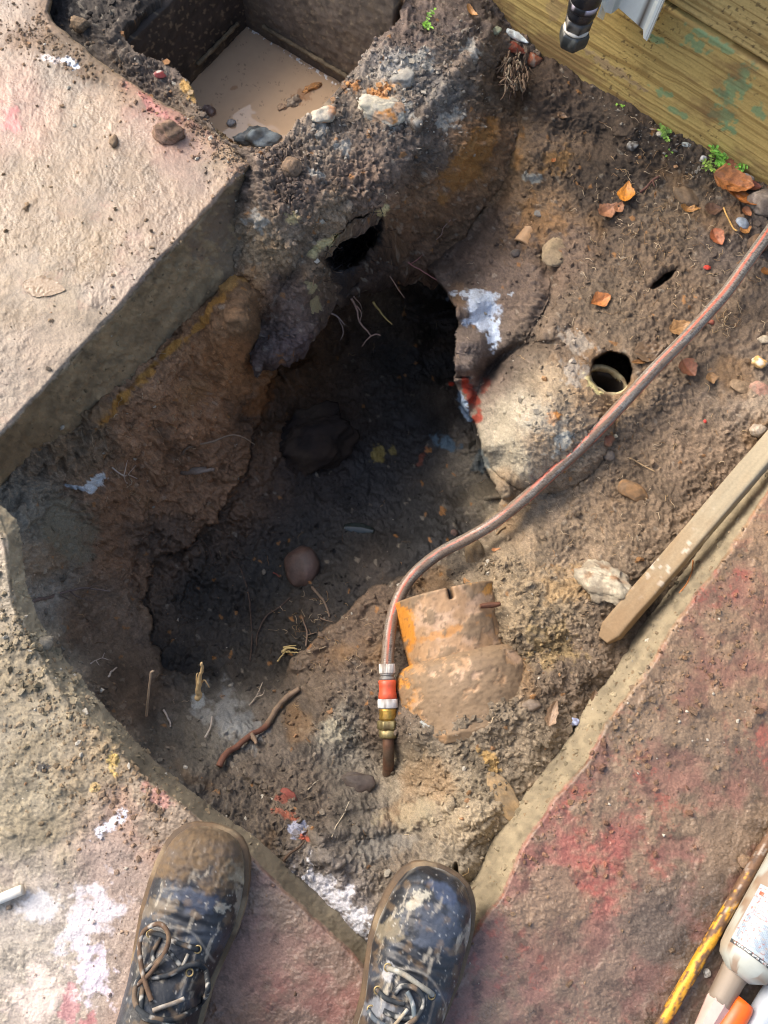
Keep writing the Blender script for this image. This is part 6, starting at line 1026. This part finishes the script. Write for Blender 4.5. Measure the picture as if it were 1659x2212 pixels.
    for q in stains: C = mixc(C, ell(u, v, *q[0], **q[1]) * q[3] * .75, tuple(x * .88 for x in q[2]), .75)  # list holds real stains plus blue-grey patches of painted sky sheen
    C = mixc(C, sstep(.30, .55, fbm((u + v * .4) * .05, (v - u * .4) * .012, 5, seed + 12, .65) + .06) * .6, (168, 160, 144), .7); C = mixc(C, sstep(.56, .64, fbm(u * .13, v * .13, 4, seed + 14)) * .4, (206, 204, 198), .7)
    C = mixc(C, sstep(.22, .5, fbm(u * .03, v * .03, 5, seed + 15)) * .35, (128, 106, 78), .7)
    arcc = np.minimum(np.abs(np.ravel(arc2)), 1); C = mixc(C, np.exp(-(arcc / .0012) ** 2) * .5 * (np.ravel(np.abs(cs)) < .93), (150, 146, 138)); C = mixc(C, sstep(.016, .0, VF[:, 2] - .028) * sstep(-.3, .2, n3(VF, 40, seed + 6)) * .85, (170, 156, 128) if seed == 1 else (176, 172, 160), .8)
    if mud: mm = sstep(-.012, .012, .052 - np.ravel(S) + .030 * fbm(u * .02, v * .02, 5, 21, .62)); C = mixc(C, mm * (.70 + .25 * sstep(-.2, .3, fbm(u * .06, v * .06, 4, 3))), (100, 82, 60), .9); VF = VF + np.array([0, 0, 1]) * (mm * .0018 * (1 + fbm(u * .09, v * .09, 4, 4)))[:, None]
    bt = mesh('boot', VF, fu, M_LEATHER, person, C); tag(bt, label); so_ = mesh('sole', V, F_, M_LEATHER, bt, Cs)
    bvh = BVHTree.FromPolygons([Vector(q) for q in VF.tolist()], fu)
    def on(px, py, lift):
        o_, d_ = ray(px, py); hit = bvh.ray_cast(o_, d_.normalized()); return (np.array(hit[0]) if hit[0] is not None else np.array(P(px, py, .1))) + np.array([0, 0, lift])
    def local(s0, y0, lift):
        p = T + f * s0 + l * y0; hit = bvh.ray_cast(Vector((p[0], p[1], .5)), Vector((0, 0, -1))); return np.array(hit[0]) + np.array([0, 0, lift])
    return bt, on, local
W2 = (196, 190, 176)
bl, onL, locL = boot((466, 1783), (322, 2330), 1, 'left boot with toe caked in brown mud and looping laces', True, [((512, 1885, 26, 40, -25), dict(amp=.6, f=.05, seed=3), (206, 196, 168), .95), ((520, 1950, 16, 40, 10), dict(amp=.8, f=.05, seed=4), (196, 188, 170), .7), ((340, 1960, 60, 20, -10), dict(amp=.8, f=.05, seed=5), (150, 132, 104), .6), ((430, 1945, 60, 30, 0), dict(amp=.6, f=.03, seed=6), (84, 96, 120), .6), ((480, 1960, 18, 12, 0), dict(amp=.9, f=.08, seed=7), (206, 200, 180), .8)], .92)
br_, onR, locR = boot((954, 1873), (812, 2330), 2, 'right boot with seamed toe cap, white plaster stains and laces', False, [((898, 1945, 40, 14, -35), dict(amp=.8, f=.06, seed=3), (212, 206, 186), .9), ((955, 1925, 40, 20, 40), dict(amp=.5, f=.03, seed=4), (78, 94, 126), .7), ((840, 2010, 34, 30, -30), dict(amp=.7, f=.05, seed=5), (150, 138, 112), .8), ((840, 2100, 16, 20, 0), dict(amp=.9, f=.07, seed=6), (206, 208, 212), .85), ((1000, 2150, 20, 80, 18), dict(amp=.5, f=.04, seed=7), (206, 208, 210), .9), ((820, 2180, 40, 26, 0), dict(amp=.8, f=.06, seed=8), (160, 166, 176), .7), ((940, 2000, 60, 50, 0), dict(amp=.7, f=.04, seed=9), (92, 102, 120), .6), ((1020, 1995, 10, 20, 0), dict(amp=.7, f=.06, seed=10), (206, 202, 190), .9)], .91)
def lace(bt, pts, r, c, seed, on=None):
    w_ = resample(np.array([on(*q) if on is not None else q for q in pts]), .002); t = np.arange(len(w_)) * .002; w_ = w_ + .0009 * np.stack([fbm(t * 30, t * 0 + q, 2, seed) for q in range(3)], 1); V, F_, S_, A_ = tube(w_, r * (1 + .12 * np.sin(S0)) if False else r, 10)
    C = vary(V, c, .75, .2, 150, seed); C = mixc(C, sstep(.1, .4, n3(V, 80, seed + 2)) * .5, (134, 112, 88)); C = mixc(C, sstep(.3, .45, n3(V, 120, seed + 4)) * .6, (190, 188, 180)); mesh('lace', V, F_, M_CLOTH, bt, C)
z4 = lambda L_, off, sc: [(off[0] + a / sc, off[1] + b / sc, c) for a, b, c in L_]
o4 = (190, 1754); LC = (50, 54, 58)
lace(bl, z4([(560, 1620, .005), (500, 1400, .010), (485, 1250, .013), (478, 1120, .014), (510, 1010, .014), (580, 955, .014), (660, 950, .014), (715, 1010, .015), (725, 1090, .015), (690, 1200, .014), (610, 1310, .012), (540, 1390, .010), (470, 1450, .008), (435, 1480, .006)], o4, 4), .0025, (92, 74, 60), 1, onL)
lace(bl, z4([(540, 1040, .002), (620, 1055, .003), (740, 1110, .003), (860, 1150, .003), (950, 1180, .002)], o4, 4), .0026, LC, 2, onL)
lace(bl, z4([(560, 1420, .003), (680, 1400, .005), (800, 1350, .006), (880, 1310, .007), (960, 1300, .008), (1030, 1360, .008), (1050, 1500, .008), (1000, 1620, .007), (880, 1720, .006), (720, 1780, .006), (560, 1760, .006), (460, 1700, .006), (420, 1600, .006), (430, 1480, .006), (490, 1380, .007), (600, 1280, .009), (700, 1180, .010)], o4, 4), .0027, LC, 3, onL)
lace(bl, z4([(820, 1330, .004), (850, 1270, .005), (870, 1220, .004)], o4, 4), .0018, (150, 146, 136), 4, onL)
lace(bl, z4([(570, 1700, .006), (640, 1670, .007), (740, 1640, .006), (840, 1600, .005)], o4, 4), .0022, (150, 140, 128), 5, onL)
lace(bl, z4([(640, 1060, .002), (600, 1140, .003), (560, 1230, .003), (600, 1320, .003)], o4, 4), .0022, LC, 6, onL)
lace(bl, z4([(700, 1200, .002), (760, 1260, .003), (820, 1330, .003)], o4, 4), .0022, LC, 7, onL); lace(bl, z4([(480, 1500, .003), (470, 1620, .004), (480, 1740, .005), (600, 1800, .004), (760, 1830, .003)], o4, 4), .0027, LC, 8, onL)
o5 = (691, 1840.6); q5 = 4.363
lace(br_, z4([(640, 1085, .003), (720, 1110, .005), (820, 1160, .006), (920, 1230, .006), (1010, 1290, .005), (1060, 1340, .003)], o5, q5), .0028, (140, 138, 128), 9, onR)
lace(br_, z4([(700, 1330, .004), (740, 1260, .006), (820, 1240, .007), (900, 1260, .008), (960, 1340, .008), (965, 1440, .007), (910, 1540, .006), (820, 1620, .005), (700, 1690, .004)], o5, q5), .0027, LC, 10, onR)
lace(br_, z4([(820, 1300, .005), (850, 1360, .006), (880, 1440, .006), (890, 1540, .005)], o5, q5), .0026, (96, 106, 112), 11, onR)
lace(br_, z4([(460, 1480, .004), (500, 1540, .005), (580, 1600, .005), (680, 1660, .004)], o5, q5), .0026, (80, 88, 96), 12, onR); lace(br_, z4([(540, 1300, .002), (620, 1370, .003), (700, 1400, .003), (800, 1420, .003)], o5, q5), .0026, LC, 13, onR)
lace(br_, z4([(820, 1465, .006), (760, 1540, .006), (700, 1620, .005)], o5, q5), .0018, (160, 150, 130), 14, onR)
lace(br_, z4([(600, 1490, .003), (700, 1530, .004), (830, 1550, .004), (920, 1530, .003)], o5, q5), .0026, LC, 16, onR)
def eyelet(bt, p, on, seed):
    c0 = on(p[0], p[1], .0008); a = np.linspace(0, 2 * np.pi, 19)[:-1]; pth = np.array([c0 + .0036 * np.array([math.cos(q), math.sin(q), 0]) for q in list(a) + [a[0], a[1]]]); V, F_, _, _ = tube(pth, .0009, 7, caps=False); mesh('eyelet', V, F_, M_BRASS, bt, vary(V, (176, 156, 112), .5, .2, 200, seed))
for i, p in enumerate(z4([(950, 1185, 0), (880, 1385, 0), (540, 1050, 0)], o4, 4)): eyelet(bl, p, onL, i)
for i, p in enumerate(z4([(640, 1085, 0), (545, 1300, 0), (480, 1480, 0), (1050, 1350, 0)], o5, q5)): eyelet(br_, p, onR, 5 + i)
# trousers: one skin over both legs
def ankle(bt_toe, back): 
    T = np.array(P(bt_toe[0], bt_toe[1], .015)); Bk = np.array(P(back[0], back[1], .03)); f = Bk - T; f[2] = 0; f /= np.linalg.norm(f); return T + f * .243
aL, aR = ankle((461, 1783), (306, 2330)), ankle((949, 1873), (806, 2330)); mid = (aL + aR) / 2; back = np.array([0, -1.0, 0])
bm = bmesh.new(); jp = [mid + back * .10 + np.array([0, 0, .98]), mid + back * .08 + np.array([0, 0, .88])]
hipL, hipR = mid + back * .08 + (aL - mid) * .55 + np.array([0, 0, .86]), mid + back * .08 + (aR - mid) * .55 + np.array([0, 0, .86])
knL, knR = (aL + hipL) / 2 + np.array([0, .02, 0]), (aR + hipR) / 2 + np.array([0, .02, 0]); knL[2] = knR[2] = .48
cL, cR = aL * 1, aR * 1; cL[2] = cR[2] = .19; pts_ = [jp[1], jp[0], hipL, knL, cL, hipR, knR, cR]; rad_ = [.13, .15, .10, .085, .075, .10, .085, .075]
vs_ = [bm.verts.new(p) for p in pts_]
for a, b in ((0, 1), (0, 2), (2, 3), (3, 4), (0, 5), (5, 6), (6, 7)): bm.edges.new((vs_[a], vs_[b]))
me = bpy.data.meshes.new('trousers'); base = Vector(person.location); bmesh.ops.translate(bm, verts=bm.verts, vec=-base); bm.to_mesh(me); bm.free()
to = bpy.data.objects.new('trousers', me); link(to, person); sk = to.modifiers.new('skin', 'SKIN'); sb_ = to.modifiers.new('sub', 'SUBSURF'); sb_.levels = 2; sb_.render_levels = 2
for i, r_v in enumerate(rad_): me.skin_vertices[0].data[i].radius = (r_v, r_v); me.skin_vertices[0].data[i].use_root = (i == 0)
mt = bpy.data.materials.new('dark_cotton'); mt.use_nodes = True; b_ = mt.node_tree.nodes['Principled BSDF']; nz_ = mt.node_tree.nodes.new('ShaderNodeTexNoise'); nz_.inputs['Scale'].default_value = 60; rp = mt.node_tree.nodes.new('ShaderNodeValToRGB'); rp.color_ramp.elements[0].color = (.012, .013, .018, 1); rp.color_ramp.elements[1].color = (.04, .04, .05, 1); mt.node_tree.links.new(nz_.outputs[0], rp.inputs[0]); mt.node_tree.links.new(rp.outputs[0], b_.inputs['Base Color']); b_.inputs['Roughness'].default_value = .9; me.materials.append(mt)
